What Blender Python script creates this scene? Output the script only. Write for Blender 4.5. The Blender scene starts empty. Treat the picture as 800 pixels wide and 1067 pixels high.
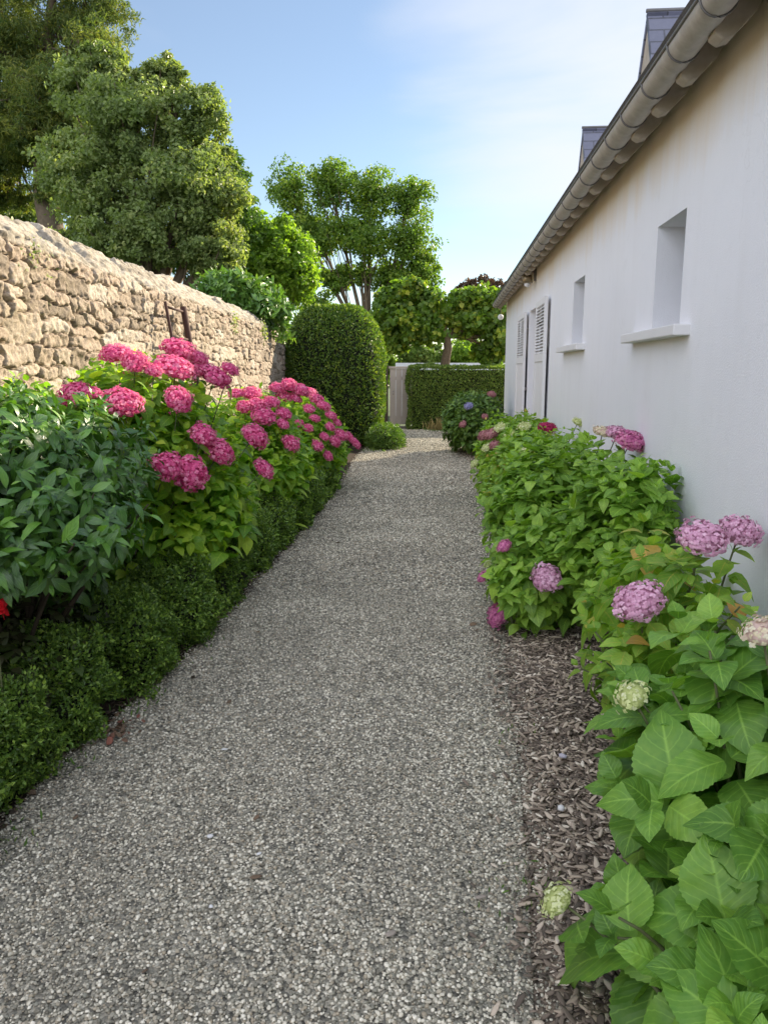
import bpy, math, random
import numpy as np
from mathutils import Vector, Matrix

random.seed(5)
rng = np.random.default_rng(11)
R = math.radians
SC = bpy.context.scene
COL = SC.collection

# ------------------------------------------------------------------ camera model (used to read places off the photograph)
CAM = np.array([0.0, 0.0, 1.6]); FPX = 800.0; PITCH = R(10.4)
CP, SP = math.cos(PITCH), math.sin(PITCH)
def ray(u, v):
    x = (u-400)/FPX; y = -(v-533.5)/FPX
    return np.array([x, CP+y*SP, -SP+y*CP])
def at(u, v, Y):
    d = ray(u, v); return CAM + d*(Y/d[1])
def gr(u, v, z=0.0):
    d = ray(u, v); return CAM + d*((z-1.6)/d[2])
HA = R(4.65); HX = 1.25
def wall_x(Y): return HX + Y*math.tan(HA)
def stone_x(Y): return -2.373 + .0173*Y
def ell_hit(u, v, c, r):
    """point of the ellipsoid met by the sight line, or the point nearest to it"""
    d = ray(u, v); c = np.array(c, float); r = np.array(r, float)
    o = (CAM-c)/r; e = d/r
    A = e@e; B = 2*o@e; C = o@o-1; D = B*B-4*A*C
    t = (-B-math.sqrt(D))/(2*A) if D > 0 else -B/(2*A)
    return CAM + d*t

# ------------------------------------------------------------------ numpy helpers
def _h(i, j, k, s):
    n = (i*374761393 + j*668265263 + k*2147483647 + s*974634777) & 0xffffffff
    n = ((n ^ (n >> 13))*1274126177) & 0xffffffff
    n = n ^ (n >> 16)
    return (n & 0xffffff)/float(0xffffff)
def vnoise(P, f=1.0, s=0):
    P = np.asarray(P, float)*f + 1000.0
    I = np.floor(P).astype(np.int64); T = P-I; T = T*T*(3-2*T)
    i, j, k = I[..., 0], I[..., 1], I[..., 2]; x, y, z = T[..., 0], T[..., 1], T[..., 2]
    r = 0
    for a in (0, 1):
        for b in (0, 1):
            for c in (0, 1):
                r = r + _h(i+a, j+b, k+c, s)*(x if a else 1-x)*(y if b else 1-y)*(z if c else 1-z)
    return r*2-1
def fbm(P, f=1.0, s=0, o=3):
    return sum(vnoise(P, f*2**i, s+i)*.5**i for i in range(o))
def nrm(a):
    return a/np.maximum(np.linalg.norm(a, axis=-1, keepdims=True), 1e-9)
def rdir(n):
    return nrm(rng.normal(size=(n, 3)))

def tag(o, label=None, cat=None, group=None, kind=None):
    if label: o['label'] = label
    if cat: o['category'] = cat
    if group: o['group'] = group
    if kind: o['kind'] = kind
    return o
def empty(name, loc=(0, 0, 0), rz=0.0):
    o = bpy.data.objects.new(name, None); COL.objects.link(o)
    o.location = tuple(float(x) for x in loc); o.rotation_euler = (0, 0, rz); o.empty_display_size = .2
    return o
def mesh_np(name, V, F, mat, parent=None, uv=None, attr=None, smooth=False, world=False):
    """V (n,3); F list of index arrays (m,3)/(m,4); uv per vertex; attr {name: per-vertex float}"""
    if not isinstance(F, list): F = [F]
    V = np.asarray(V, np.float32)
    if world and parent is not None:
        V = V - np.array(parent.location, np.float32)
    me = bpy.data.meshes.new(name)
    me.vertices.add(len(V)); me.vertices.foreach_set('co', V.ravel())
    L = np.concatenate([f.ravel() for f in F]).astype(np.int32)
    tot = np.concatenate([np.full(len(f), f.shape[1]) for f in F]).astype(np.int32)
    st = np.concatenate([[0], np.cumsum(tot)[:-1]]).astype(np.int32)
    me.loops.add(len(L)); me.loops.foreach_set('vertex_index', L)
    me.polygons.add(len(tot)); me.polygons.foreach_set('loop_start', st)
    me.update(calc_edges=True)
    if uv is not None:
        l = me.uv_layers.new(name='UVMap'); l.data.foreach_set('uv', np.asarray(uv, np.float32)[L].ravel())
    for k, a in (attr or {}).items():
        t = me.attributes.new(k, 'FLOAT', 'POINT'); t.data.foreach_set('value', np.asarray(a, np.float32))
    me.polygons.foreach_set('use_smooth', np.full(len(tot), smooth))
    me.materials.append(mat); me.update()
    o = bpy.data.objects.new(name, me); COL.objects.link(o)
    if parent is not None: o.parent = parent
    return o

class MB:
    def __init__(s): s.V = []; s.F3 = []; s.F4 = []; s.n = 0
    def add(s, V, F):
        V = np.asarray(V, float); F = np.asarray(F, int)
        s.V.append(V); (s.F3 if F.shape[1] == 3 else s.F4).append(F+s.n); s.n += len(V); return s
    def box(s, x0, x1, y0, y1, z0, z1, bev=0.0):
        V = [(x, y, z) for x in (x0, x1) for y in (y0, y1) for z in (z0, z1)]
        F = [(0, 1, 3, 2), (4, 6, 7, 5), (0, 4, 5, 1), (2, 3, 7, 6), (0, 2, 6, 4), (1, 5, 7, 3)]
        return s.add(V, F)
    def tube(s, P, rad, n=8, cap=True):
        P = np.asarray(P, float); rad = np.broadcast_to(np.asarray(rad, float), (len(P),))
        T = np.gradient(P, axis=0); T = nrm(T)
        ref = np.array([0, 0, 1.0]) if abs(T[0][2]) < .9 else np.array([1.0, 0, 0])
        V = []
        for p, t, r in zip(P, T, rad):
            a = nrm(np.cross(t, ref)); b = np.cross(t, a)
            for k in range(n):
                w = 2*math.pi*k/n; V.append(p+r*(a*math.cos(w)+b*math.sin(w)))
        F = [(i*n+k, i*n+(k+1) % n, (i+1)*n+(k+1) % n, (i+1)*n+k) for i in range(len(P)-1) for k in range(n)]
        s.add(V, F)
        if cap:
            m = len(P)-1; c = [P[0], P[-1]]
            base = s.n-len(V); s.V.append(np.array(c)); s.n += 2
            s.F3.append(np.array([(base+(k+1) % n, base+k, s.n-2) for k in range(n)] + [(base+m*n+k, base+m*n+(k+1) % n, s.n-1) for k in range(n)]))
        return s
    def poly(s, P):
        P = np.asarray(P, float); n = len(P)
        if n == 4: return s.add(P, [(0, 1, 2, 3)])
        return s.add(P, [(0, i, i+1) for i in range(1, n-1)])
    def prism(s, prof, y0, y1):
        """profile in x,z swept along y"""
        n = len(prof); V = [(x, y, z) for y in (y0, y1) for x, z in prof]
        s.add(V, [(k, (k+1) % n, n+(k+1) % n, n+k) for k in range(n)])
        b = s.n-2*n
        s.F3.append(np.array([(b, b+i+1, b+i) for i in range(1, n-1)]+[(b+n, b+n+i, b+n+i+1) for i in range(1, n-1)]))
        return s
    def build(s, name, mat, parent=None, smooth=False, uv=None, bevel=0.0, world=False):
        F = [np.concatenate(f) for f in (s.F3, s.F4) if f]
        o = mesh_np(name, np.concatenate(s.V), F, mat, parent, smooth=smooth, uv=uv, world=world)
        if bevel:
            m = o.modifiers.new('bevel', 'BEVEL'); m.width = bevel; m.segments = 2; m.limit_method = 'ANGLE'; m.angle_limit = R(40)
        return o

# ------------------------------------------------------------------ leaves
def leaf_tpl(nl, h, a=.8, b=.75, teeth=0.0, tipw=.03):
    y = np.linspace(0, 1, nl+1); w = np.sin(np.pi*np.clip(y, 1e-4, .9999)**a)**b*(1-.45*y**4)
    w = np.maximum(w, tipw)
    if teeth: w = w*(1+teeth*np.where(np.arange(nl+1) % 2, 1, -1))
    c = np.linspace(-1, 1, 2*h+1)
    X = (w[:, None]*c[None, :]*.5); Y = np.repeat(y[:, None], 2*h+1, 1)
    T = np.stack([X, Y, 0*X], -1).reshape(-1, 3)
    UV = np.stack([np.repeat((c[None, :]+1)/2, nl+1, 0), Y], -1).reshape(-1, 2)
    m = 2*h+1
    F = np.array([(i*m+j, i*m+j+1, (i+1)*m+j+1, (i+1)*m+j) for i in range(nl) for j in range(2*h)])
    return T, F, UV
TPL_HI = leaf_tpl(30, 3, .82, .72, .028)
TPL_MID = leaf_tpl(5, 1, .8, .8)
TPL_LO = leaf_tpl(3, 1, .8, .8)
TPL_LONG = leaf_tpl(6, 1, .9, .9)
TPL_PETAL = leaf_tpl(3, 1, 1.25, .55, tipw=.35)
TPL_KITE = (np.array([(0, 0, 0), (.5, .42, .06), (0, 1, 0), (-.5, .42, .06)], float), np.array([(0, 1, 2, 3)]), np.array([(.5, 0), (1, .4), (.5, 1), (0, .4)], float))

def leaves_arr(tpl, O, D, N, L, W, bend=.2, fold=.15, wave=0.0):
    T, F, UV = tpl; n = len(O); k = len(T)
    D = nrm(D); N = nrm(N-(N*D).sum(1, keepdims=True)*D); S = np.cross(D, N)
    L = np.broadcast_to(np.asarray(L, float), (n,)); W = np.broadcast_to(np.asarray(W, float), (n,)); bend = np.broadcast_to(np.asarray(bend, float), (n,))
    x = T[None, :, 0]*W[:, None]
    y = T[None, :, 1]*(1-.35*np.abs(bend)[:, None]*T[None, :, 1])
    z = T[None, :, 2] - bend[:, None]*T[None, :, 1]**2 + fold*np.abs(x)
    if wave: z = z + wave*np.sin(T[None, :, 1]*17+rng.random((n, 1))*6)*np.abs(x)
    V = O[:, None, :] + L[:, None, None]*(x[..., None]*S[:, None, :] + y[..., None]*D[:, None, :] + z[..., None]*N[:, None, :])
    Fa = (F[None]+(np.arange(n)*k)[:, None, None]).reshape(-1, F.shape[1])
    rnd = np.repeat(rng.random(n), k)
    return V.reshape(-1, 3), Fa, np.tile(UV, (n, 1)), rnd
def leaves_obj(name, mat, parent, sets, smooth=True):
    V, F, U, A = [], [], [], []; n = 0
    for v, f, u, a in sets:
        V.append(v); F.append(f+n); U.append(u); A.append(a); n += len(v)
    return mesh_np(name, np.concatenate(V), np.concatenate(F), mat, parent, uv=np.concatenate(U), attr={'rnd': np.concatenate(A)}, smooth=smooth, world=True)

# ------------------------------------------------------------------ materials
def new_mat(name):
    m = bpy.data.materials.new(name); m.use_nodes = True; nt = m.node_tree; nt.nodes.clear()
    return m, nt
def N(nt, t, **kw):
    n = nt.nodes.new(t)
    for k, v in kw.items():
        if k.startswith('_'): n.inputs[k[1:].replace('_', ' ')].default_value = v
        else: setattr(n, k, v)
    return n
def ramp(nt, stops, interp='LINEAR'):
    n = nt.nodes.new('ShaderNodeValToRGB'); e = n.color_ramp.elements; n.color_ramp.interpolation = interp
    while len(e) < len(stops): e.new(.5)
    for k, (p, c) in enumerate(stops):
        e[k].position = p; e[k].color = (*c, 1) if len(c) == 3 else c
    return n
def mixc(nt, fac, a, b, mode='MIX'):
    n = nt.nodes.new('ShaderNodeMix'); n.data_type = 'RGBA'; n.blend_type = mode
    for s, v in ((n.inputs[0], fac), (n.inputs[6], a), (n.inputs[7], b)):
        if hasattr(v, 'is_linked') or hasattr(v, 'links'): nt.links.new(v, s)
        else: s.default_value = v if not isinstance(v, tuple) or len(v) == 4 else (*v, 1)
    return n.outputs[2]
def math_(nt, op, a, b=None, c=None):
    n = nt.nodes.new('ShaderNodeMath'); n.operation = op
    for i, v in enumerate((a, b, c)):
        if v is None: continue
        if hasattr(v, 'links'): nt.links.new(v, n.inputs[i])
        else: n.inputs[i].default_value = v
    return n.outputs[0]
def noise(nt, scale, detail=4, rough=.55, vec=None, dim='3D'):
    n = nt.nodes.new('ShaderNodeTexNoise'); n.inputs['Scale'].default_value = scale; n.inputs['Detail'].default_value = detail; n.inputs['Roughness'].default_value = rough
    if vec is None:
        vec = nt.nodes.new('ShaderNodeTexCoord').outputs['Object']
    nt.links.new(vec, n.inputs['Vector']); return n.outputs['Fac']
def out(nt, sh):
    o = nt.nodes.new('ShaderNodeOutputMaterial'); nt.links.new(sh, o.inputs['Surface'])
def princ(nt, col=None, rough=.8, bump=None, bstr=.3, bdist=.01, spec=.5, metal=0.0):
    p = nt.nodes.new('ShaderNodeBsdfPrincipled'); p.inputs['Roughness'].default_value = rough if not hasattr(rough, 'links') else .5
    if hasattr(rough, 'links'): nt.links.new(rough, p.inputs['Roughness'])
    p.inputs['Specular IOR Level'].default_value = spec; p.inputs['Metallic'].default_value = metal
    if hasattr(col, 'links'): nt.links.new(col, p.inputs['Base Color'])
    elif col is not None: p.inputs['Base Color'].default_value = (*col, 1)
    if bump is not None:
        b = nt.nodes.new('ShaderNodeBump'); b.inputs['Strength'].default_value = bstr; b.inputs['Distance'].default_value = bdist
        nt.links.new(bump, b.inputs['Height']); nt.links.new(b.outputs[0], p.inputs['Normal'])
    return p.outputs[0]
def attr_out(nt, name, typ='GEOMETRY'):
    a = nt.nodes.new('ShaderNodeAttribute'); a.attribute_name = name; a.attribute_type = typ
    return a.outputs['Fac']

def leaf_mat(name, stops, rough=.45, transl=.3, tcol=None, veins=0.0, spec=.4, nveins=7, young=None):
    m, nt = new_mat(name)
    r = attr_out(nt, 'rnd')
    c = ramp(nt, stops); nt.links.new(r, c.inputs[0]); col = c.outputs[0]
    big = noise(nt, 1.3, 2)
    hs = nt.nodes.new('ShaderNodeHueSaturation'); nt.links.new(col, hs.inputs['Color'])
    nt.links.new(math_(nt, 'MULTIPLY_ADD', big, .5, .77), hs.inputs['Value']); col = hs.outputs[0]
    fm = noise(nt, 38, 3)
    hs2 = nt.nodes.new('ShaderNodeHueSaturation'); nt.links.new(col, hs2.inputs['Color']); nt.links.new(math_(nt, 'MULTIPLY_ADD', fm, .5, .75), hs2.inputs['Value']); nt.links.new(math_(nt, 'MULTIPLY_ADD', fm, -.04, .52), hs2.inputs['Hue']); col = hs2.outputs[0]
    bump = None
    if veins:
        uv = nt.nodes.new('ShaderNodeUVMap'); sx = nt.nodes.new('ShaderNodeSeparateXYZ'); nt.links.new(uv.outputs[0], sx.inputs[0])
        ax = math_(nt, 'ABSOLUTE', math_(nt, 'SUBTRACT', sx.outputs[0], .5))
        mid = math_(nt, 'SMOOTH_MIN', math_(nt, 'MAXIMUM', math_(nt, 'SUBTRACT', 1.0, math_(nt, 'MULTIPLY', ax, 26)), 0), 1, .1)
        ph = math_(nt, 'SUBTRACT', math_(nt, 'MULTIPLY', sx.outputs[1], nveins), math_(nt, 'MULTIPLY', ax, 4.2))
        fr = math_(nt, 'ABSOLUTE', math_(nt, 'SUBTRACT', math_(nt, 'FRACT', ph), .5))
        sv = math_(nt, 'MAXIMUM', math_(nt, 'SUBTRACT', 1.0, math_(nt, 'MULTIPLY', fr, 11)), 0)
        v = math_(nt, 'MINIMUM', math_(nt, 'ADD', mid, math_(nt, 'MULTIPLY', sv, .55)), 1)
        col = mixc(nt, math_(nt, 'MULTIPLY', v, veins), col, tuple(min(1, x*1.9+.03) for x in stops[-1][1]))
        fine = noise(nt, 90, 2)
        bump = math_(nt, 'ADD', math_(nt, 'MULTIPLY', math_(nt, 'MULTIPLY', fr, fr), 3.0), math_(nt, 'MULTIPLY', fine, .25))
    p = princ(nt, col, rough, bump, .4, .0022, spec)
    t = nt.nodes.new('ShaderNodeBsdfTranslucent')
    if tcol is None: tcol = (1.25, 1.35, .5)
    nt.links.new(mixc(nt, 1.0, col, (*tcol, 1), 'MULTIPLY'), t.inputs[0])
    mx = nt.nodes.new('ShaderNodeMixShader'); mx.inputs[0].default_value = transl
    nt.links.new(p, mx.inputs[1]); nt.links.new(t.outputs[0], mx.inputs[2]); out(nt, mx.outputs[0])
    return m
def plain(name, c1, c2, scale=8, rough=.8, bstr=.2, bdist=.01, spec=.3, metal=0.0, detail=5):
    m, nt = new_mat(name); f = noise(nt, scale, detail, .6)
    out(nt, princ(nt, mixc(nt, f, (*c1, 1), (*c2, 1)), rough, f, bstr, bdist, spec, metal)); return m

G = lambda *c: tuple(c)
M_HYD = leaf_mat('hydrangea_leaf', [(0, G(0.130, 0.259, 0.035)), (.5, G(0.203, 0.362, 0.049)), (1, G(0.333, 0.517, 0.069))], .42, .4, veins=.45)
M_HYDN = leaf_mat('hydrangea_leaf_near', [(0, G(0.097, 0.216, 0.030)), (.5, G(0.152, 0.312, 0.042)), (.9, G(0.221, 0.408, 0.060)), (1, G(0.304, 0.480, 0.072))], .42, .36, veins=.32)
M_HYDY = leaf_mat('hydrangea_leaf_light', [(0, G(0.143, 0.291, 0.032)), (.5, G(0.224, 0.407, 0.043)), (.93, G(0.320, 0.523, 0.072)), (1, G(0.559, 0.291, 0.072))], .45, 0.42, veins=.35)
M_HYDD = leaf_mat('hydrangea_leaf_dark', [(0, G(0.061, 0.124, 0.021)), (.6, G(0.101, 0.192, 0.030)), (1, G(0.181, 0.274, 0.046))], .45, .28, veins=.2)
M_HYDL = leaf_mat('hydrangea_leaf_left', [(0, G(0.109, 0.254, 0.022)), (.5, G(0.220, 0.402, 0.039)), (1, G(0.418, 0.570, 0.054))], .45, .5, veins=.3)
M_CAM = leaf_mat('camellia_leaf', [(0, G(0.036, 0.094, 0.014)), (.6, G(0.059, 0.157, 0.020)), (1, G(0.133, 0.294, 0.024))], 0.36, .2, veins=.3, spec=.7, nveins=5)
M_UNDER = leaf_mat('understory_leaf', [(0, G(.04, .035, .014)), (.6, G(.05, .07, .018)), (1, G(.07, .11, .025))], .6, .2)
M_BOX = leaf_mat('box_leaf', [(0, G(0.062, 0.118, 0.023)), (.6, G(0.125, 0.223, 0.034)), (1, G(0.268, 0.393, 0.059))], .4, 0.25)
M_TOP = leaf_mat('topiary_leaf', [(0, G(0.048, 0.096, 0.015)), (.6, G(0.111, 0.200, 0.025)), (1, G(0.255, 0.318, 0.051))], .35, 0.35, spec=.5)
M_HEDGE = leaf_mat('hedge_leaf', [(0, G(0.072, 0.122, 0.027)), (.6, G(0.133, 0.214, 0.038)), (1, G(0.246, 0.306, 0.065))], .45, 0.35)
M_OAK = leaf_mat('grey_green_leaf', [(0, G(0.120, 0.174, 0.053)), (.6, G(0.226, 0.289, 0.094)), (1, G(0.397, 0.424, 0.158))], .5, .45)
M_PINE = leaf_mat('pine_needles', [(0, G(0.052, 0.104, 0.033)), (.6, G(0.157, 0.197, 0.044)), (1, G(0.340, 0.326, 0.064))], .5, .4)
M_BRIGHT = leaf_mat('bright_leaf', [(0, G(0.105, 0.206, 0.023)), (.5, G(0.193, 0.316, 0.032)), (1, G(0.348, 0.474, 0.056))], .45, 0.5)
M_TALL = leaf_mat('tall_tree_leaf', [(0, G(0.074, 0.139, 0.022)), (.6, G(0.137, 0.229, 0.029)), (1, G(0.296, 0.359, 0.047))], .45, .5)
M_PLANE = leaf_mat('plane_tree_leaf', [(0, G(0.069, 0.133, 0.022)), (.6, G(0.137, 0.233, 0.029)), (1, G(0.412, 0.427, 0.049))], .45, .5)
M_LAUREL = leaf_mat('laurel_leaf', [(0, G(0.057, 0.137, 0.022)), (.6, G(0.115, 0.233, 0.033)), (1, G(0.230, 0.355, 0.055))], .42, .25, spec=.6)
M_RED = leaf_mat('copper_leaf', [(0, G(.06, .035, .02)), (1, G(.14, .09, .05))], .5, .3, tcol=(1.2, .9, .6))
M_BARK = plain('bark', (.075, .055, .035), (.19, .145, .095), 14, .9, .8, .03)
M_TWIG = plain('twig', (.03, .022, .014), (.06, .045, .028), 20, .9)
M_STEM = plain('green_stem', (.09, .13, .04), (.13, .12, .06), 20, .6)
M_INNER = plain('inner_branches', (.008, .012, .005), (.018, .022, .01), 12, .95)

def petal_mat(name, stops, transl=.25):
    m, nt = new_mat(name)
    c = ramp(nt, stops); nt.links.new(attr_out(nt, 'rnd'), c.inputs[0]); col = c.outputs[0]
    p = princ(nt, col, .6, spec=.25)
    t = nt.nodes.new('ShaderNodeBsdfTranslucent'); nt.links.new(col, t.inputs[0])
    mx = nt.nodes.new('ShaderNodeMixShader'); mx.inputs[0].default_value = transl
    nt.links.new(p, mx.inputs[1]); nt.links.new(t.outputs[0], mx.inputs[2]); out(nt, mx.outputs[0]); return m
P_PINK = petal_mat('deep_pink_petal', [(0, G(.58, .05, .19)), (.5, G(.82, .15, .35)), (1, G(.93, .45, .6))], .4)
P_MAUVE = petal_mat('mauve_petal', [(0, G(.55, .26, .38)), (.6, G(.76, .43, .58)), (1, G(.9, .64, .74))])
P_ROSE = petal_mat('rose_pink_petal', [(0, G(.52, .12, .3)), (.6, G(.68, .22, .4)), (1, G(.8, .4, .5))])
P_CREAM = petal_mat('cream_petal', [(0, G(.5, .56, .2)), (.5, G(.66, .7, .33)), (1, G(.75, .76, .52))])
P_CREAMP = petal_mat('cream_pink_petal', [(0, G(.7, .5, .45)), (.5, G(.75, .68, .45)), (1, G(.78, .74, .58))])
P_CRIM = petal_mat('crimson_petal', [(0, G(.32, .015, .07)), (1, G(.55, .05, .16))])
P_BLUE = petal_mat('blue_petal', [(0, G(.2, .2, .4)), (1, G(.4, .38, .55))])
P_DUST = petal_mat('dusty_pink_petal', [(0, G(.35, .13, .14)), (1, G(.55, .28, .28))])
P_RED = petal_mat('red_petal', [(0, G(.55, .008, .015)), (1, G(.75, .02, .03))])

# ------------------------------------------------------------------ flower heads
HEADS = {}
def head_mesh(mat, variant, n=230, flor=.29, cover=-.45, open_=1.0):
    key = (mat.name, variant)
    if key in HEADS: return HEADS[key]
    k = np.arange(n)+.5; zz = 1-(1-cover)*k/n; th = k*2.399963+variant
    rr = np.sqrt(1-zz**2); P = np.stack([rr*np.cos(th), rr*np.sin(th), zz*.78], 1)
    P = P+rng.normal(size=P.shape)*.06
    P = P*(1+.2*vnoise(P, 2.2, variant)[:, None])
    Nn = nrm(P*np.array([1, 1, 1.3])+rng.normal(size=P.shape)*.28)
    a = nrm(np.cross(Nn, rdir(n))); b = np.cross(Nn, a)
    sets = []
    rb = rng.random(n); s = flor*(.8+.4*rng.random(n))
    for q in range(4):
        w = q*math.pi/2
        D = a*math.cos(w)+b*math.sin(w)
        st = leaves_arr(TPL_PETAL, P+Nn*.012*q, D+Nn*(.22/open_), Nn, s*.5, .95, .25+.3*rng.random(n), 0)
        sets.append((st[0], st[1], st[2], np.clip(np.repeat(rb, len(TPL_PETAL[0]))*.7+st[3]*.3, 0, 1)))
    V, F, U, A = [], [], [], []; m = 0
    for v, f, u, x in sets: V.append(v); F.append(f+m); U.append(u); A.append(x); m += len(v)
    # inner dome of small buds behind the florets
    nu, nv = 14, 8; sv = []
    for i in range(nv+1):
        for j in range(nu):
            ph = math.pi*.72*i/nv; t = 2*math.pi*j/nu
            sv.append((.84*math.sin(ph)*math.cos(t), .84*math.sin(ph)*math.sin(t), .66*math.cos(ph)))
    sf = np.array([(i*nu+j, (i+1)*nu+j, (i+1)*nu+(j+1) % nu, i*nu+(j+1) % nu) for i in range(nv) for j in range(nu)])
    V.append(np.array(sv)); F.append(sf+m); U.append(np.zeros((len(sv), 2))); A.append(np.full(len(sv), .05))
    o = mesh_np('flower_head', np.concatenate(V), np.concatenate(F), mat, None, uv=np.concatenate(U), attr={'rnd': np.concatenate(A)}, smooth=False)
    me = o.data; bpy.data.objects.remove(o); HEADS[key] = me; return me
def put_head(root, p, r, out_dir, mat, small=False, lab=None, flat=1.0):
    v = random.randrange(3)
    me = head_mesh(mat, v) if not small else head_mesh(mat, v+10, 60, .34, -.1, .6)
    o = bpy.data.objects.new('flower_head', me); COL.objects.link(o); o.parent = root
    o.location = Vector(p)-root.location
    d = Vector(out_dir).normalized()
    q = d.to_track_quat('Z', 'Y').to_matrix().to_4x4() @ Matrix.Rotation(random.random()*6.28, 4, 'Z')
    o.rotation_mode = 'QUATERNION'; o.rotation_quaternion = q.to_quaternion(); o.scale = (r*random.uniform(.98, 1.15), r*random.uniform(.95, 1.15), r*flat*random.uniform(.72, 1.0))
    if lab: o['label'] = lab
    return o

# ------------------------------------------------------------------ shrubs with leafy shoots
def shoot_leaves(tpl, P, D, size, pairs=4, width=.62, gap=.28, droop=.25, tight=1.0, wave=0.0, heads=()):
    """P tips, D shoot directions; opposite pairs of leaves, each pair turned by a quarter"""
    n = len(P); sets = []
    ref = rdir(n); A = nrm(np.cross(D, ref)); B = np.cross(D, A)
    size = np.broadcast_to(np.asarray(size, float), (n,))
    for k in range(pairs):
        sz = size*(.38, .8, 1.0, 1.0, .9, .8)[k]*(.8+.35*rng.random(n))
        ang = R((28, 50, 68, 82, 92, 98)[k])*tight
        O = P-D*(size*gap*k*1.05)[:, None]
        ax = A if k % 2 == 0 else B
        for s in (-1, 1):
            keep = rng.random(n) > (.04+.06*k)
            j = rng.normal(size=(n, 3))*.16
            ld = D*math.cos(ang)+ax*s*math.sin(ang)+j+np.array([0, 0, -droop*.35*k])
            ld = nrm(ld)
            for hp, hr, hd in heads:
                for q in (.45, .95):
                    T_ = O+ld*(sz*q)[:, None]-hp; keep &= ~((np.linalg.norm(T_, axis=1) < hr*1.45) & (T_@np.array(hd) > -.15*hr))
            up = D*.8+np.array([0, 0, .5])+rng.normal(size=(n, 3))*.15
            sets.append(leaves_arr(tpl, (O+ld*.01)[keep], ld[keep], up[keep], sz[keep], width*(.85+.3*rng.random(keep.sum())), .12+.45*rng.random(keep.sum())*(1+.3*k), .12, wave))
    return sets
def ell_points(n, c, r, lump=.12, seed=0, zmin=-.75, shell=(.93, 1.03)):
    c = np.array(c, float); r = np.array(r, float)
    u = rdir(int(n*3)); u = u[u[:, 2] > zmin][:n]
    q = 1+lump*vnoise(u, 2.4, seed)+.5*lump*vnoise(u, 5, seed+3)
    f = rng.uniform(*shell, len(u))
    return c+u*r*(q*f)[:, None], nrm(u/r), u
def keep_clear(P, heads):
    k = np.ones(len(P), bool)
    for hp, hr, hd in heads:
        d = np.linalg.norm(P-hp, axis=1); k &= d > hr*1.15
        k &= np.linalg.norm(P-(np.array(hp)+np.array(hd)*hr*1.6), axis=1) > hr*1.5
    return k
def between_walls(P, m=.05):
    return (P[:, 0] < HX+P[:, 1]*math.tan(HA)-m) & (P[:, 0] > stone_x(P[:, 1])+m)
ALLH = []
def shrub(name, label, cat, lobes, heads, mat, leaf, n_shoots, tpl, group=None, pairs=4, width=.62, zmin=-.75, up=.55, droop=.25, inner=True, lump=.12, stems=26, margin=.1, wave=.0, zbase=0.0):
    """lobes: list of (centre, radii); heads: (u, v, radius, petal, small?, lobe index, label)"""
    c0 = np.array(lobes[0][0]); root = empty(name, (c0[0], c0[1], zbase)); tag(root, label, cat, group)
    hs = []
    for (u, v, r, pm, small, li, *lab) in heads:
        c, rad = lobes[li]; p = ell_hit(u, v, c, np.array(rad)*1.06)
        od = nrm((p-np.array(c))/np.array(rad)**2); od = nrm(od*.75+np.array([0, 0, .7])+nrm(CAM-p)*.25)
        put_head(root, p, r, od, pm, small, lab[0] if lab else None); hs.append((p, r, od))
    ALLH.extend(hs); hs_all = [h for h in ALLH if abs(h[0][1]-c0[1]) < 2.2]
    sets = []; vol = [l[1][0]*l[1][1]+l[1][0]*l[1][2]+l[1][1]*l[1][2] for l in lobes]; tips = []
    for i, (c, rad) in enumerate(lobes):
        n = int(n_shoots*vol[i]/sum(vol))
        for layer, (sh, frac) in enumerate((((.93, 1.04), 1.0), ((.62, .8), .6 if inner else 0))):
            if not frac: continue
            P, Nn, u = ell_points(int(n*frac), c, rad, lump, i*7+layer, zmin, sh)
            D = nrm(Nn*(1-up)+np.array([0, 0, up])+rng.normal(size=P.shape)*.18)
            k = keep_clear(P, hs) & between_walls(P, margin) & (P[:, 2] > .06)
            for c2, r2 in [l for j, l in enumerate(lobes) if j != i]:
                k &= (((P-np.array(c2))/np.array(r2))**2).sum(1) > .55
            P, D = P[k], D[k]
            if layer == 0: tips.append(P)
            sets += shoot_leaves(tpl, P, D, leaf*(.7+.6*rng.random(len(P))), pairs, width*1.14, droop=droop*.6, wave=wave, heads=hs_all)
    if hs:   # a collar of leaves under every head
        P = np.array([h[0]-h[2]*h[1]*.55 for h in hs]); D = nrm(np.array([h[2] for h in hs]))
        sets += shoot_leaves(tpl, P, D, leaf, 3, width, tight=1.25, wave=wave, heads=hs)
    leaves_obj('foliage', mat, root, sets)
    mb = MB(); T = np.concatenate(tips)
    ends = [T[i] for i in rng.choice(len(T), min(stems, len(T)), replace=False)]+[h[0] for h in hs]
    for e in ends:
        li = int(np.argmin([np.linalg.norm((e-np.array(l[0]))/np.array(l[1])) for l in lobes])); c = np.array(lobes[li][0])
        b = np.array([c[0]+random.uniform(-.12, .12), c[1]+random.uniform(-.15, .15), zbase-.02])
        mid = (b+e)/2+np.array([0, 0, .12])
        t = np.linspace(0, 1, 7)[:, None]
        mb.tube((1-t)**2*b+2*t*(1-t)*mid+t*t*(e-(e-mid)*.05), np.linspace(.008, .0035, 7), 5)
    mb.build('stems', M_STEM, root, smooth=True, world=True)
    return root

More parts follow.
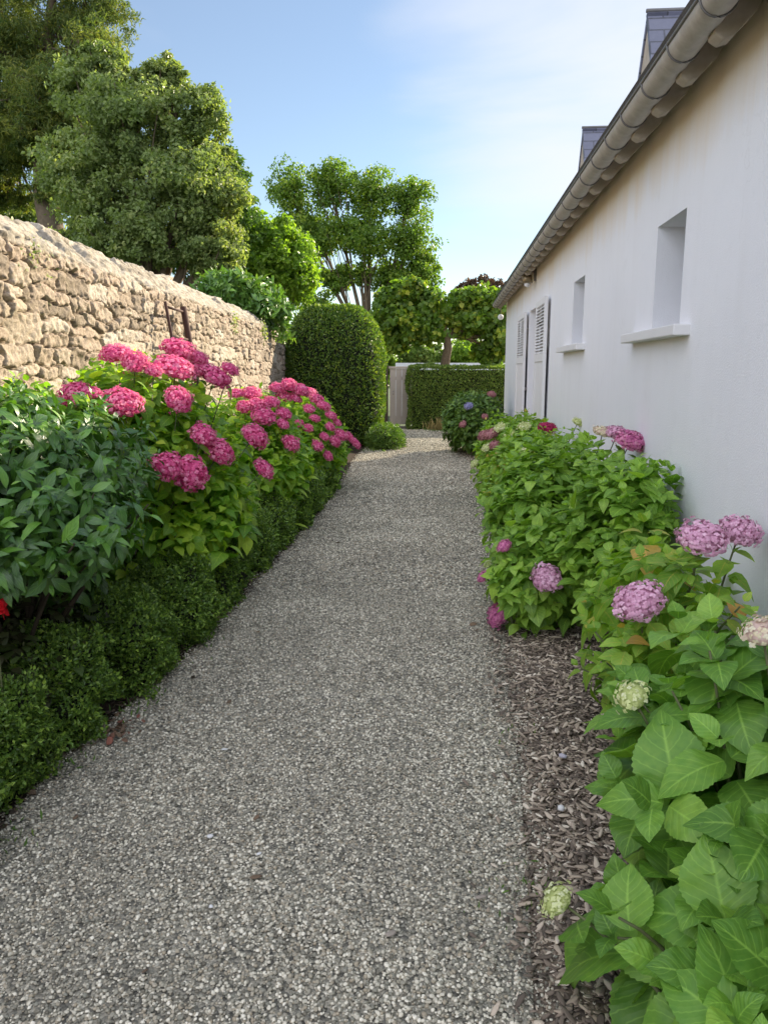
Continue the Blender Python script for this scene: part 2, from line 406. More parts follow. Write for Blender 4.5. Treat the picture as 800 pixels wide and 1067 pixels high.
# ------------------------------------------------------------------ clipped shrubs: a surface function covered in small leaves
def clipped(name, label, cat, surf, n, leaf, mat, width=.5, group=None, base=(0, 0, 0), inner=.9, depth=.05, tpl=None, rough=.85, nu=36, nv=18, trunk=True, closed=True):
    """surf(U (n,3) unit dirs) -> points, normals (world)"""
    root = empty(name, base); tag(root, label, cat, group)
    U = rdir(n); P, Nn = surf(U, 1.0)
    k = (P[:, 2] > .02); P, Nn = P[k], Nn[k]
    P = P+Nn*(rng.random((len(P), 1))**1.5*-depth*1.6+depth*.6)
    D = nrm(Nn*.5+rng.normal(size=P.shape)*.6+np.array([0, 0, .25])); Up = nrm(Nn+rng.normal(size=P.shape)*rough)
    leaves_obj('foliage', mat, root, [leaves_arr(tpl or TPL_KITE, P, D, Up, leaf*(.6+.8*rng.random(len(P))), width, .1, .25)], smooth=False)
    V = []
    for i in range(nv+1):
        for j in range(nu):
            ph = math.pi*i/nv; t = 2*math.pi*j/nu; V.append((math.sin(ph)*math.cos(t), math.sin(ph)*math.sin(t), math.cos(ph)))
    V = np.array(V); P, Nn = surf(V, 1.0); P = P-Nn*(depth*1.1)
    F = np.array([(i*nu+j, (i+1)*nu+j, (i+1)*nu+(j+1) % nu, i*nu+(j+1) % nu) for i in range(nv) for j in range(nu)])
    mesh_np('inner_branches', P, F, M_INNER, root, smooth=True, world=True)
    return root
def blob_surf(c, r, p=2.0, lump=.12, lf=2.0, seed=0):
    c = np.array(c, float); r = np.array(r, float)
    def f(U, s):
        q = (np.abs(U)**p).sum(1)**(-1/p)
        q = q*(1+lump*vnoise(U, lf, seed)+.45*lump*vnoise(U, lf*2.7, seed+5))
        P = c+U*r*q[:, None]
        g = np.sign(U)*np.abs(U*q[:, None])**(p-1)/r
        return P, nrm(g)
    return f

# ------------------------------------------------------------------ trees
def tree(name, label, blobs, n_leaves, leaf, mat, base, trunk_r, cat='tree', group=None, width=.6, clump=.42, per=70, fork=.45, shellbias=.5, bark=None, flat=1.0, branch_to=5, tpl=None, lean=None, twigs=True):
    bark = bark or M_BARK
    base = np.array(base, float); root = empty(name, base); tag(root, label, cat, group)
    mb = MB(); C = np.array([b[0] for b in blobs]); RR = np.array([b[1] for b in blobs], float)
    top = C.mean(0); fk = base+(top-base)*fork
    if lean is not None: fk = np.array(lean, float)
    t = np.linspace(0, 1, 8)[:, None]; wob = np.concatenate([np.zeros((1, 3)), rng.normal(size=(6, 3))*trunk_r*.25, np.zeros((1, 3))])
    mb.tube(base+(fk-base)*t+wob, np.linspace(trunk_r*1.15, trunk_r*.72, 8), 10)
    sets = []; area = (RR[:, 0]*RR[:, 2]+RR[:, 0]*RR[:, 1]); area = area/area.sum()
    lim = MB()
    for i in range(len(blobs)):
        c, r = C[i], RR[i]
        d = c-fk; m1 = fk+d*.5+np.array([d[0]*.05, d[1]*.05, -abs(d[2])*.05])+rng.normal(size=3)*.1
        q = np.linspace(0, 1, 6)[:, None]; path = (1-q)**2*fk+2*q*(1-q)*m1+q*q*c
        lim.tube(path, np.linspace(trunk_r*.5, trunk_r*.16, 6), 7)
        nl = int(n_leaves*area[i]); nc = max(4, int(nl/per))
        u = rdir(nc); rad = rng.random(nc)**shellbias
        cc = c+u*r*(rad*(1+.22*vnoise(u, 2.1, i)))[:, None]
        if twigs:
            for e in cc[rng.choice(nc, min(branch_to, nc), replace=False)]:
                s = path[rng.integers(2, 6)]; mm = (s+e)/2+rng.normal(size=3)*.12*r.min()
                lim.tube((1-q)**2*s+2*q*(1-q)*mm+q*q*e, np.linspace(trunk_r*.15, trunk_r*.04, 6), 5)
        ci = rng.integers(0, nc, nl); cr = clump*r.min()*(.6+.7*rng.random(nc))
        o = rdir(nl)*(rng.random(nl)**.45)[:, None]; o[:, 2] *= .75*flat
        P = cc[ci]+o*cr[ci][:, None]
        Nn = nrm(nrm(o)*.6+nrm((P-c)/r)*.4+np.array([0, 0, .35])+rng.normal(size=P.shape)*.85)
        D = nrm(np.cross(Nn, rdir(nl))+np.array([0, 0, -.25]))
        s = leaves_arr(tpl or TPL_KITE, P, D, Nn, leaf*(.6+.8*rng.random(nl)), width, .1, .2)
        # leaves of one clump share part of their tone
        k = len((tpl or TPL_KITE)[0]); crn = np.repeat(rng.random(nc)[ci], k)
        sets.append((s[0], s[1], s[2], .55*s[3]+.45*crn))
    mb.build('trunk', bark, root, smooth=True, world=True)
    lim.build('branches', bark, root, smooth=True, world=True)
    leaves_obj('crown', mat, root, sets, smooth=False)
    return root
def B(u, v, Y, rx, rz, ry=None):
    p = at(u, v, Y); s = Y/800
    return (tuple(p), (rx*s, (ry if ry else (rx+rz)/2)*s, rz*s))

# ================================================================== SETTING: ground
LEFT = [(-260, 1240), (-120, 1000), (0, 868), (55, 800), (130, 742), (190, 690), (240, 640), (272, 600), (300, 570), (335, 533), (360, 497), (366, 486), (373, 475), (383, 465), (396, 454), (404, 448)]
RIGHT = [(575, 1240), (556, 1067), (548, 900), (540, 800), (527, 700), (524, 620), (530, 560), (520, 527), (503, 505), (494, 487), (480, 474), (474, 466)]
Lp = np.array([gr(*p)[:2] for p in LEFT]); Rp = np.array([gr(*p)[:2] for p in RIGHT]+[(2.4, 17.3), (4.4, 17.4), (4.4, 21.6)])
Lp = np.concatenate([Lp, [[Lp[-1][0], 21.9]]])
Lp = np.concatenate([[[-1.9, -3]], Lp]); Rp = np.concatenate([[[.35, -3]], Rp])
def lx(Y): return np.interp(Y, Lp[:, 1], Lp[:, 0])
def rx_(Y): return np.interp(Y, Rp[:, 1], Rp[:, 0])

m, nt = new_mat('far_grass'); f = noise(nt, 3, 6); out(nt, princ(nt, mixc(nt, f, (.03, .06, .015, 1), (.07, .1, .03, 1)), .95, noise(nt, 60, 3), .5, .03)); M_GRASS = m
g = MB().poly([(-900, -60, -.03), (900, -60, -.03), (900, 1500, -.03), (-900, 1500, -.03)]).build('ground', M_GRASS); tag(g, kind='structure')

def pebble_ground(name, tones, scale):
    m, nt = new_mat(name); tc = nt.nodes.new('ShaderNodeTexCoord').outputs['Object']
    vo = nt.nodes.new('ShaderNodeTexVoronoi'); vo.inputs['Scale'].default_value = scale; nt.links.new(tc, vo.inputs['Vector'])
    sx = nt.nodes.new('ShaderNodeSeparateColor'); nt.links.new(vo.outputs['Color'], sx.inputs[0])
    c = ramp(nt, tones); nt.links.new(sx.outputs[0], c.inputs[0])
    big = noise(nt, 1.5, 4, .6, tc)
    col = mixc(nt, math_(nt, 'MULTIPLY', big, .5), c.outputs[0], (.13, .12, .105, 1))
    hgt = math_(nt, 'SUBTRACT', 1.0, math_(nt, 'MULTIPLY', vo.outputs['Distance'], 1.2))
    out(nt, princ(nt, col, .85, hgt, 1.0, .008, .3)); return m
STONE_T = [(0, G(.07, .07, .066)), (.3, G(.2, .2, .185)), (.65, G(.38, .37, .34)), (.92, G(.52, .5, .46)), (1, G(.75, .74, .7))]
M_PATH = pebble_ground('gravel_bed', [(p, (c[0]*.98, c[1]*.93, c[2]*.78)) for p, c in STONE_T], 85)
ys = np.concatenate([np.linspace(-3, 22, 120)])
V = []; NX = 12
for y in ys:
    a, b = lx(y), rx_(y)
    for k in range(NX+1):
        x = a+(b-a)*k/NX
        V.append((x, y, .004+.012*fbm(np.array([[x, y, 0]]), .9, 3)[0]*(0 if k in (0, NX) else 1)))
F = np.array([(i*(NX+1)+k, i*(NX+1)+k+1, (i+1)*(NX+1)+k+1, (i+1)*(NX+1)+k) for i in range(len(ys)-1) for k in range(NX)])
tag(mesh_np('gravel_path', V, F, M_PATH, smooth=True), kind='structure')
def ground_z(P):
    a, b = lx(P[:, 1]), rx_(P[:, 1]); t = np.clip((P[:, 0]-a)/(b-a), 0, 1)
    e = np.clip(np.minimum(t, 1-t)*NX, 0, 1)
    Q = P.copy(); Q[:, 2] = 0
    return .004+.012*fbm(Q, .9, 3)*e

M_MULCH = pebble_ground('mulch_ground', [(0, G(0.039, 0.026, 0.017)), (.4, G(0.117, 0.084, 0.058)), (.8, G(0.260, 0.198, 0.137)), (1, G(0.468, 0.372, 0.273))], 60)
M_SOIL = plain('soil', (.022, .016, .011), (.06, .045, .032), 25, .95, .9, .03, .1)
for nm, e0, e1 in (('soil_left', lambda y: stone_x(y)-.2, lambda y: lx(y)+.03), ('soil_right', lambda y: rx_(y)-.03, lambda y: wall_x(y)+.2)):
    yy = np.linspace(-3, 17.2 if nm == 'soil_right' else 22, 160); V = []; K = 16
    for y in yy:
        a, b = e0(y), e1(y)
        for k in range(K+1):
            t = k/K; x = a+(b-a)*t; e = (1-t) if nm == 'soil_left' else t
            V.append((x, y, -.008+.05*min(1, e*4)+.015*fbm(np.array([[x, y, 0]]), 3, 8)[0]*min(1, e*6)))
    F = np.array([(i*(K+1)+k, i*(K+1)+k+1, (i+1)*(K+1)+k+1, (i+1)*(K+1)+k) for i in range(len(yy)-1) for k in range(K)])
    tag(mesh_np('soil_bed', V, F, M_SOIL if nm == 'soil_left' else M_MULCH, smooth=True), kind='structure')
def bed_z(P, right=True):
    Y = P[:, 1]
    if right: t = (P[:, 0]-rx_(Y)+.03)/(wall_x(Y)+.2-rx_(Y)+.03)
    else: t = 1-(P[:, 0]-stone_x(Y)+.2)/(lx(Y)+.03-stone_x(Y)+.2)
    Q = P.copy(); Q[:, 2] = 0
    return -.008+.05*np.clip(t*4, 0, 1)+.015*fbm(Q, 3, 8)*np.clip(t*6, 0, 1)

# ------------------------------------------------------------------ scattered stones and chips (points carry their size, turn and tone)
def scatter(name, P, scale, rot, idx, tone, variants, kind='stuff'):
    me = bpy.data.meshes.new(name); me.vertices.add(len(P)); me.vertices.foreach_set('co', np.asarray(P, np.float32).ravel())
    for k, a, t in (('psc', scale, 'FLOAT'), ('pidx', idx, 'INT'), ('tone', tone, 'FLOAT')):
        at_ = me.attributes.new(k, t, 'POINT'); at_.data.foreach_set('value', np.asarray(a, np.float32 if t == 'FLOAT' else np.int32))
    at_ = me.attributes.new('prot', 'FLOAT_VECTOR', 'POINT'); at_.data.foreach_set('vector', np.asarray(rot, np.float32).ravel())
    o = bpy.data.objects.new(name, me); COL.objects.link(o)
    src = bpy.data.collections.new(name+'_shapes')
    for v in variants: src.objects.link(v)
    ng = bpy.data.node_groups.new(name, 'GeometryNodeTree')
    ng.interface.new_socket('Geometry', in_out='INPUT', socket_type='NodeSocketGeometry'); ng.interface.new_socket('Geometry', in_out='OUTPUT', socket_type='NodeSocketGeometry')
    A = ng.nodes.new; l = ng.links.new
    gi, go = A('NodeGroupInput'), A('NodeGroupOutput'); mp = A('GeometryNodeMeshToPoints'); ip = A('GeometryNodeInstanceOnPoints'); ci = A('GeometryNodeCollectionInfo')
    ci.inputs['Collection'].default_value = src; ci.inputs['Separate Children'].default_value = True; ci.inputs['Reset Children'].default_value = True
    def na(nm, typ):
        n = A('GeometryNodeInputNamedAttribute'); n.data_type = typ; n.inputs[0].default_value = nm
        return [s for s in n.outputs if s.enabled][0] if False else n.outputs['Attribute']
    l(gi.outputs[0], mp.inputs['Mesh']); l(mp.outputs[0], ip.inputs['Points']); l(ci.outputs[0], ip.inputs['Instance'])
    ip.inputs['Pick Instance'].default_value = True
    l(na('pidx', 'INT'), ip.inputs['Instance Index']); l(na('psc', 'FLOAT'), ip.inputs['Scale']); l(na('prot', 'FLOAT_VECTOR'), ip.inputs['Rotation'])
    l(ip.outputs[0], go.inputs[0])
    md = o.modifiers.new('scatter', 'NODES'); md.node_group = ng
    return tag(o, kind=kind)
def blob_shape(name, mat, sx, sy, sz, seed, ang=.35, sub=2):
    import bmesh
    bm = bmesh.new(); bmesh.ops.create_icosphere(bm, subdivisions=sub, radius=.5)
    V = np.array([v.co[:] for v in bm.verts]); n = vnoise(V, 1.7, seed)+.5*vnoise(V, 4, seed+1)
    V = V*(1+ang*n)[:, None]
    # flatten some sides so that the stone has facets
    r2 = np.random.default_rng(seed)
    for _ in range(5):
        d = r2.normal(size=3); d /= np.linalg.norm(d); h = V@d; c = .33+.1*r2.random(); V = V-np.outer(np.maximum(h-c, 0)*.85, d)
    for v, c in zip(bm.verts, V*np.array([sx, sy, sz])): v.co = c
    me = bpy.data.meshes.new(name); bm.to_mesh(me); bm.free(); me.materials.append(mat)
    me.polygons.foreach_set('use_smooth', np.ones(len(me.polygons), bool))
    return bpy.data.objects.new(name, me)
def stone_mat(name, tones, scale=120, rough=.8):
    m, nt = new_mat(name); c = ramp(nt, tones); nt.links.new(attr_out(nt, 'tone', 'INSTANCER'), c.inputs[0])
    f = noise(nt, scale, 3); col = mixc(nt, math_(nt, 'MULTIPLY', f, .35), c.outputs[0], (.2, .195, .175, 1), 'MIX')
    out(nt, princ(nt, col, rough, f, .3, .002, .35)); return m
M_PEB = stone_mat('gravel_stone', [(0, G(0.064, 0.057, 0.042)), (.14, G(0.180, 0.160, 0.113)), (.27, G(0.265, 0.255, 0.197)), (.45, G(0.392, 0.355, 0.265)), (.58, G(0.413, 0.340, 0.231)), (.7, G(0.562, 0.520, 0.403)), (.9, G(0.784, 0.720, 0.563)), (1, G(0.954, 0.890, 0.722))])
pebs = [blob_shape('pebble', M_PEB, 1, .8+.1*(i % 3), .5+.08*(i % 4), 20+i) for i in range(6)]
parts = []
for y0, y1, dens, s in ((1.35, 3.2, 12500, .0108), (3.2, 5.5, 9500, .0120), (5.5, 9, 5200, .016), (9, 14, 2600, .019), (14, 21.5, 1500, .02)):
    n = int(dens*(y1-y0)*2.3); y = rng.uniform(y0, y1, n); a, b = lx(y), rx_(y); x = a-.06+(b-a+.28)*rng.random(n)
    wv = .05*fbm(np.stack([x, y, 0*x], 1), 2.6, 14)
    thin = (rng.random(n) < 1/(1+np.exp(-(x-a+.02)*60))) & (rng.random(n) < 1/(1+np.exp((x-b-.02+wv)*24)))
    P = np.stack([x, y, 0*x], 1)[thin]
    parts.append(np.concatenate([P, (s*(.55+.8*rng.random(len(P))**1.6))[:, None]], 1))
Q = np.concatenate(parts); P = Q[:, :3].copy(); P[:, 2] = np.where(P[:, 0] > rx_(P[:, 1]), bed_z(P), ground_z(P))+Q[:, 3]*(.05+.3*rng.random(len(P)))
clumpn = fbm(P, 2.2, 9)
tone = np.clip(rng.random(len(P))**1.0*.93+.03+.04*clumpn+.05*fbm(P, .7, 31), 0, .985); tone[rng.random(len(P)) < .006] = 1
Q[:, 3] *= 1+.12*clumpn
scatter('gravel', P, Q[:, 3], rng.uniform(-1, 1, (len(P), 3))*np.array([.5, .5, 3.14]), rng.integers(0, 6, len(P)), tone, pebs)

M_CHIP = stone_mat('wood_chip', [(0, G(0.078, 0.055, 0.037)), (.3, G(0.221, 0.163, 0.115)), (.65, G(0.443, 0.351, 0.253)), (.9, G(0.651, 0.539, 0.410)), (1, G(0.856, 0.753, 0.599))], 40, .9)
chips = [blob_shape('chip', M_CHIP, 1, .3+.08*(i % 3), .14+.03*(i % 2), 50+i, .45) for i in range(6)]
parts = []
for y0, y1, dens in ((1.2, 3.2, 9000), (3.2, 6, 7000), (6, 9, 2500), (9, 16, 800)):
    n = int(dens*(y1-y0)*1.1); y = rng.uniform(y0, y1, n); a, b = rx_(y), wall_x(y)
    x = a-.22+(b-a+.22)*rng.random(n); k = (rng.random(n) < 1/(1+np.exp(-(x-a-.02+.07*fbm(np.stack([x, y, 0*x], 1), 2.5, 4))*22))) & (x < b-.03)
    parts.append(np.stack([x, y, 0*x], 1)[k])
P = np.concatenate(parts); s = .026*(.4+1.6*rng.random(len(P))**2.6)
P[:, 2] = np.where(P[:, 0] > rx_(P[:, 1]), bed_z(P), ground_z(P)+.008)+s*.3*rng.random(len(P))+.004
tone = rng.random(len(P))**1.25*.97; tone[rng.random(len(P)) < .012] = 1
scatter('wood_chips', P, s, rng.normal(size=(len(P), 3))*np.array([.25, .3, 0])+np.stack([0*s, 0*s, rng.uniform(-3.14, 3.14, len(P))], 1), rng.integers(0, 6, len(P)), tone, chips)
# leaf litter under the left bed
M_LIT = stone_mat('dry_leaf', [(0, G(.04, .025, .015)), (.6, G(.1, .06, .03)), (.9, G(.17, .1, .05)), (1, G(.3, .07, .04))], 30, .9)
lit = [blob_shape('dry_leaf', M_LIT, 1, .55, .06, 80+i, .3) for i in range(4)]
n = 5000; y = rng.uniform(1.6, 9, n); x = stone_x(y)+.05+(lx(y)-stone_x(y)-.03)*rng.random(n)**.8
P = np.stack([x, y, 0*x], 1); P[:, 2] = bed_z(P, False)+.012
c0 = gr(118, 765); n2 = 60; P2 = np.stack([rng.normal(c0[0], .05, n2), rng.normal(c0[1], .07, n2), np.full(n2, .02)], 1)
n3 = 70; y = rng.uniform(1.6, 12, n3); x = lx(y)+(rx_(y)-lx(y))*np.where(rng.random(n3) < .7, rng.random(n3)**3, 1-rng.random(n3)**3); P3 = np.stack([x, y, 0*x], 1); P3[:, 2] = ground_z(P3)+.012
tone = np.concatenate([rng.random(n)*.8, .7+.3*rng.random(n2), .3+.6*rng.random(n3)]); P = np.concatenate([P, P2, P3])
scatter('leaf_litter', P, .035*(.5+rng.random(len(P))), rng.normal(size=(len(P), 3))*np.array([.35, .35, 3]), rng.integers(0, 4, len(P)), tone, lit)

# pale stray stones and a sliver of bark on the gravel
M_PALE = plain('pale_stone', (.55, .54, .52), (.75, .74, .72), 60, .7, .2, .002)
M_BARKCHIP = plain('grey_bark_piece', (.22, .18, .14), (.4, .35, .3), 60, .9, .3, .002)
for u, v, s, sh, mt, lab in ((234, 781, .026, (1.3, .5, .3), M_PALE, 'flat white stone on the gravel nearest the box edging'), (219, 872, .024, (1, .9, .5), M_PALE, 'rounded white pebble, the larger of two on the near gravel'),
        (220, 945, .016, (1, .9, .5), M_PALE, 'small white pebble in the middle of the near gravel'), (270, 890, .018, (1.2, .6, .4), M_PALE, 'narrow pale pebble right of the larger white pebble'),
        (501, 935, .04, (1.2, .4, .25), M_BARKCHIP, 'pale bark sliver lying on gravel beside the wood chips'), (407, 973, .034, (1.2, .5, .3), M_BARKCHIP, 'brown bark piece on the gravel at the middle of the path'),
        (586, 791, .034, (1.2, .7, .6), plain('lilac_stone', (.4, .38, .44), (.5, .48, .52), 30), 'lilac grey stone lying on the wood chips'), (584, 846, .03, (1, 1, .8), M_PALE, 'chalky white stone on wood chips beside the near hydrangea')):
    o = blob_shape('stone' if mt is not M_BARKCHIP else 'bark_piece', mt, *sh, int(u), .25); COL.objects.link(o); o.scale = (s, s, s)
    p = gr(u, v, .03 if u > 560 else .01); o.location = (p[0], p[1], .012 if u < 560 else .045); o.rotation_euler = (0, 0, random.uniform(-.6, .6)); tag(o, lab, 'stone' if mt is not M_BARKCHIP else 'bark')

# small weeds at the edges of the gravel
sets = []
for u, v, n, s in ((118, 700, 50, .03), (140, 735, 60, .03), (185, 690, 60, .028), (8, 880, 40, .03), (60, 800, 50, .03), (206, 672, 50, .03), (545, 940, 40, .022), (566, 915, 36, .022), (540, 765, 24, .02), (390, 470, 90, .07), (410, 452, 90, .07), (450, 449, 80, .07)):
    c = gr(u, v); P = c+rng.normal(size=(n, 3))*np.array([.05+.02*c[1]/4, .05+.04*c[1]/4, 0]); P[:, 2] = .01
    sets.append(leaves_arr(TPL_LONG, P, nrm(rng.normal(size=(n, 3))*.6+np.array([0, 0, .8])), rdir(n), s*(.5+rng.random(n)), .22, .3, 0))
rt = empty('weeds'); o = leaves_obj('weeds', M_HYDD, None, sets); bpy.data.objects.remove(rt); tag(o, kind='stuff'); o.name = 'weeds'

# ================================================================== STONE WALL
def stone_wall():
    root = empty('stone_wall', (stone_x(1), 1, 0)); tag(root, 'old rubble stone garden wall with sloping coping running along the left bed', 'wall')
    y0, y1 = .5, 22.0
    prof = [(0, -.05), (0, 2.40), (-.06, 2.46), (-.27, 2.63), (-.33, 2.65), (-.40, 2.62), (-.62, 2.42), (-.62, -.05)]
    prof = np.array(prof); seg = np.linalg.norm(np.diff(prof, axis=0), axis=1); S = np.concatenate([[0], np.cumsum(seg)])
    sv = np.concatenate([np.linspace(0, 1.0, 30, endpoint=False), np.arange(1.0, S[5], .0105), [S[5], S[6], S[7]]])
    X = np.interp(sv, S, prof[:, 0]); Z = np.interp(sv, S, prof[:, 1])
    dX = np.gradient(X, sv); dZ = np.gradient(Z, sv); NX_, NZ_ = dZ, -dX; ll = np.hypot(NX_, NZ_); NX_, NZ_ = NX_/ll, NZ_/ll
    yv = np.concatenate([np.arange(y0, 4.2, .05), np.arange(4.2, 8.5, .0105), np.arange(8.5, 17.5, .02), np.arange(17.5, y1, .1)])
    # seeds: rough courses of unequal stones
    seeds = []; z = 0.0; r2 = np.random.default_rng(3)
    while z < 2.44:
        h = r2.choice([.065, .095, .14, .19], p=[.25, .35, .27, .13]); y = y0-.3
        while y < y1+.3:
            w = h*r2.uniform(1.0, 3.4)
            if h > .15 and r2.random() < .35:   # a tall course broken into two small stones
                seeds += [(y+w/2, z+h*.25, w, h*.5), (y+w*.5+r2.normal()*.03, z+h*.75, w, h*.5)]
            else: seeds.append((y+w/2+r2.normal()*.01, z+h/2+r2.normal()*.02, w, h))
            y += w
        z += h
    z = 2.44
    while z < S[5]+.1:   # coping slabs
        y = y0-.3
        while y < y1+.3:
            w = r2.uniform(.4, .95); seeds.append((y+w/2, z+.16, w, .30)); y += w
        z += .33
    sd = np.array(seeds)
    Yg, Sg = np.meshgrid(yv, sv, indexing='ij'); shp = Yg.shape
    q3 = np.stack([Yg.ravel(), Sg.ravel(), 0*Yg.ravel()], 1)
    wy = q3[:, 0]+.03*vnoise(q3, 7, 1)+.022*vnoise(q3, 19, 3)+.006*vnoise(q3, 55, 8); ws = q3[:, 1]+.028*vnoise(q3, 6, 2)+.014*vnoise(q3, 21, 4)+.006*vnoise(q3, 55, 9)+.03*vnoise(q3*np.array([1, 0, 0]), 1.1, 12)
    f1 = np.empty(len(wy)); f2 = np.empty(len(wy)); idx = np.empty(len(wy), int)
    for a in range(0, len(yv), 40):
        sl = slice(a*shp[1], min(len(yv), a+40)*shp[1]); ly, lh = yv[a]-1.2, yv[min(len(yv), a+40)-1]+1.2
        c = np.where((sd[:, 0] > ly) & (sd[:, 0] < lh))[0]; s_ = sd[c]
        # distance to a rounded box of the seed's own size
        dy = np.abs(wy[sl][:, None]-s_[None, :, 0])/(s_[None, :, 2]*.5); dz = np.abs(ws[sl][:, None]-s_[None, :, 1])/(s_[None, :, 3]*.5)
        d = (dy**5+dz**5)**(1/5)
        d = (d-1)*np.minimum(s_[None, :, 2], s_[None, :, 3])*.5
        o = np.argpartition(d, 1, axis=1)[:, :2]; dd = np.take_along_axis(d, o, 1); sw = dd[:, 0] > dd[:, 1]
        i1 = np.where(sw, o[:, 1], o[:, 0]); f1[sl] = dd.min(1); f2[sl] = dd.max(1); idx[sl] = c[i1]
    edge = np.clip((f2-f1)/.017, 0, 1); rnd = r2.random(len(sd)); ty = r2.normal(size=len(sd))*.07; tz = r2.normal(size=len(sd))*.12; off = r2.random(len(sd))
    e = edge**.8; cp_ = (Sg.ravel() > 2.42)*1.0
    h = (-.048*(1-e)+.015*off[idx]*e)*(1-.6*cp_)+(ty[idx]*(q3[:, 0]-sd[idx, 0])+tz[idx]*(q3[:, 1]-sd[idx, 1]))*e*.8
    h += .006*fbm(q3, 6, 20, 2)+.012*fbm(q3, 24, 25, 3)*e-.014*np.clip(vnoise(q3*np.array([1, 1.6, 1]), 17, 31)-.35, 0, 1)*e
    # where the joints are smeared full of lime mortar
    fill = np.clip(vnoise(q3, .9, 40)*1.2-.05+(1.35-Sg.ravel())*.8, 0, 1)*(Sg.ravel() < 2.4); h = np.maximum(h, -.034+.034*fill+.006*fbm(q3, 25, 41, 2))
    joint_shade = np.clip((.6-e)*4, 0, 1)  # mask of the joints, whose shadow is put into the colour
    hh = h.reshape(shp)
    PX = stone_x(Yg)+X[None]+hh*NX_[None]; PZ = Z[None]+hh*NZ_[None]
    V = np.stack([PX, Yg, PZ], -1).reshape(-1, 3)
    ni = shp[1]; I, J = np.meshgrid(np.arange(shp[0]-1), np.arange(ni-1), indexing='ij'); b = (I*ni+J).ravel()
    F = np.stack([b, b+1, b+ni+1, b+ni], 1)[:, ::-1]
    m, nt = new_mat('rubble_stone'); c = ramp(nt, [(0, G(.15, .12, .09)), (.2, G(.30, .24, .18)), (.45, G(.42, .325, .25)), (.6, G(.36, .30, .235)), (.8, G(.46, .385, .30)), (1, G(.54, .49, .42))])
    nt.links.new(attr_out(nt, 'rnd'), c.inputs[0])
    tc = nt.nodes.new('ShaderNodeTexCoord').outputs['Object']
    f1n = noise(nt, 14, 6, .65, tc); f2n = noise(nt, 2.2, 5, .6, tc)
    col = mixc(nt, math_(nt, 'MULTIPLY', f1n, .5), c.outputs[0], (.58, .5, .39, 1))
    rr_ = ramp(nt, [(.55, (0, 0, 0)), (.72, (1, 1, 1))]); nt.links.new(f2n, rr_.inputs[0])
    col = mixc(nt, math_(nt, 'MULTIPLY', rr_.outputs[0], .45), col, (.2, .17, .09, 1))      # ochre and olive lichen
    f4n = noise(nt, 75, 5, .75, tc); r4 = ramp(nt, [(.35, (.45, .42, .4)), (.55, (1, 1, 1))]); nt.links.new(f4n, r4.inputs[0]); col = mixc(nt, .8, col, r4.outputs[0], 'MULTIPLY')
    f3n = noise(nt, 30, 4, .7, tc); r3 = ramp(nt, [(.6, (0, 0, 0)), (.68, (1, 1, 1))]); nt.links.new(f3n, r3.inputs[0])
    col = mixc(nt, math_(nt, 'MULTIPLY', r3.outputs[0], .5), col, (.13, .11, .09, 1))
    col = mixc(nt, math_(nt, 'MULTIPLY', attr_out(nt, 'joint_shadow'), .7), col, (.11, .08, .058, 1))  # dark brown paints the shade inside the joints
    ramp_cope = ramp(nt, [(.38, (0, 0, 0)), (.6, (1, 1, 1))]); nt.links.new(noise(nt, 9, 8, .72, tc), ramp_cope.inputs[0])
    col = mixc(nt, attr_out(nt, 'cope'), col, mixc(nt, ramp_cope.outputs[0], (.13, .12, .09, 1), (.48, .44, .36, 1)))
    out(nt, princ(nt, col, .92, noise(nt, 45, 8, .75, tc), 1.0, .012, .2))
    cope = np.clip((Sg.ravel()-2.42)/.04, 0, 1)
    mesh_np('masonry', V, F, m, root, attr={'rnd': rnd[idx], 'joint_shadow': joint_shade, 'cope': cope*.75}, smooth=True, world=True)
    # tufts rooted in the wall
    for (u, v, n, s, mt) in ((30, 266, 60, .028, M_OAK), (262, 345, 140, .05, M_OAK), (232, 335, 70, .05, M_OAK)):
        d = ray(u, v); t = (stone_x(6)+.03)/(d[0]-.0173*d[1]*0) if False else None
        Y = (-2.33)/(d[0]/d[1]); Y = Y if 0 < Y < 20 else 8; p = at(u, v, Y); P = p+rng.normal(size=(n, 3))*np.array([.0, .14, .09]); P[:, 0] = stone_x(P[:, 1])+.015
        leaves_obj('wall_plant', mt, root, [leaves_arr(TPL_LO, P, nrm(rng.normal(size=(n, 3))*.6+np.array([.6, 0, -.1])), np.tile([1., 0, .4], (n, 1)), s*(.5+rng.random(n)), .6, .3, 0)])
stone_wall()

# rusty iron ladder against the wall
M_RUST = plain('rusty_iron', (.03, .013, .01), (.07, .03, .02), 40, .8, .3, .002)
lr = empty('iron_ladder', (stone_x(8.1)+.35, 8.1, 0)); tag(lr, 'rusty iron ladder leaning against the stone wall behind the pink hydrangeas', 'ladder')
for y in (7.78, 8.42):
    MB().tube([(stone_x(y)+.42, y, .02), (stone_x(y)+.10, y-.02, 2.27)], .034 if y > 8 else .016, 8).build('rail', M_RUST, lr, smooth=True, world=True)
for z in (.35, .68, 1.0, 1.33, 1.62, 1.93, 2.22):
    t = z/2.27; MB().tube([(stone_x(8)+.42-.32*t, 7.78, z), (stone_x(8)+.42-.32*t, 8.42, z)], .013, 8).build('rung', M_RUST, lr, smooth=True, world=True)

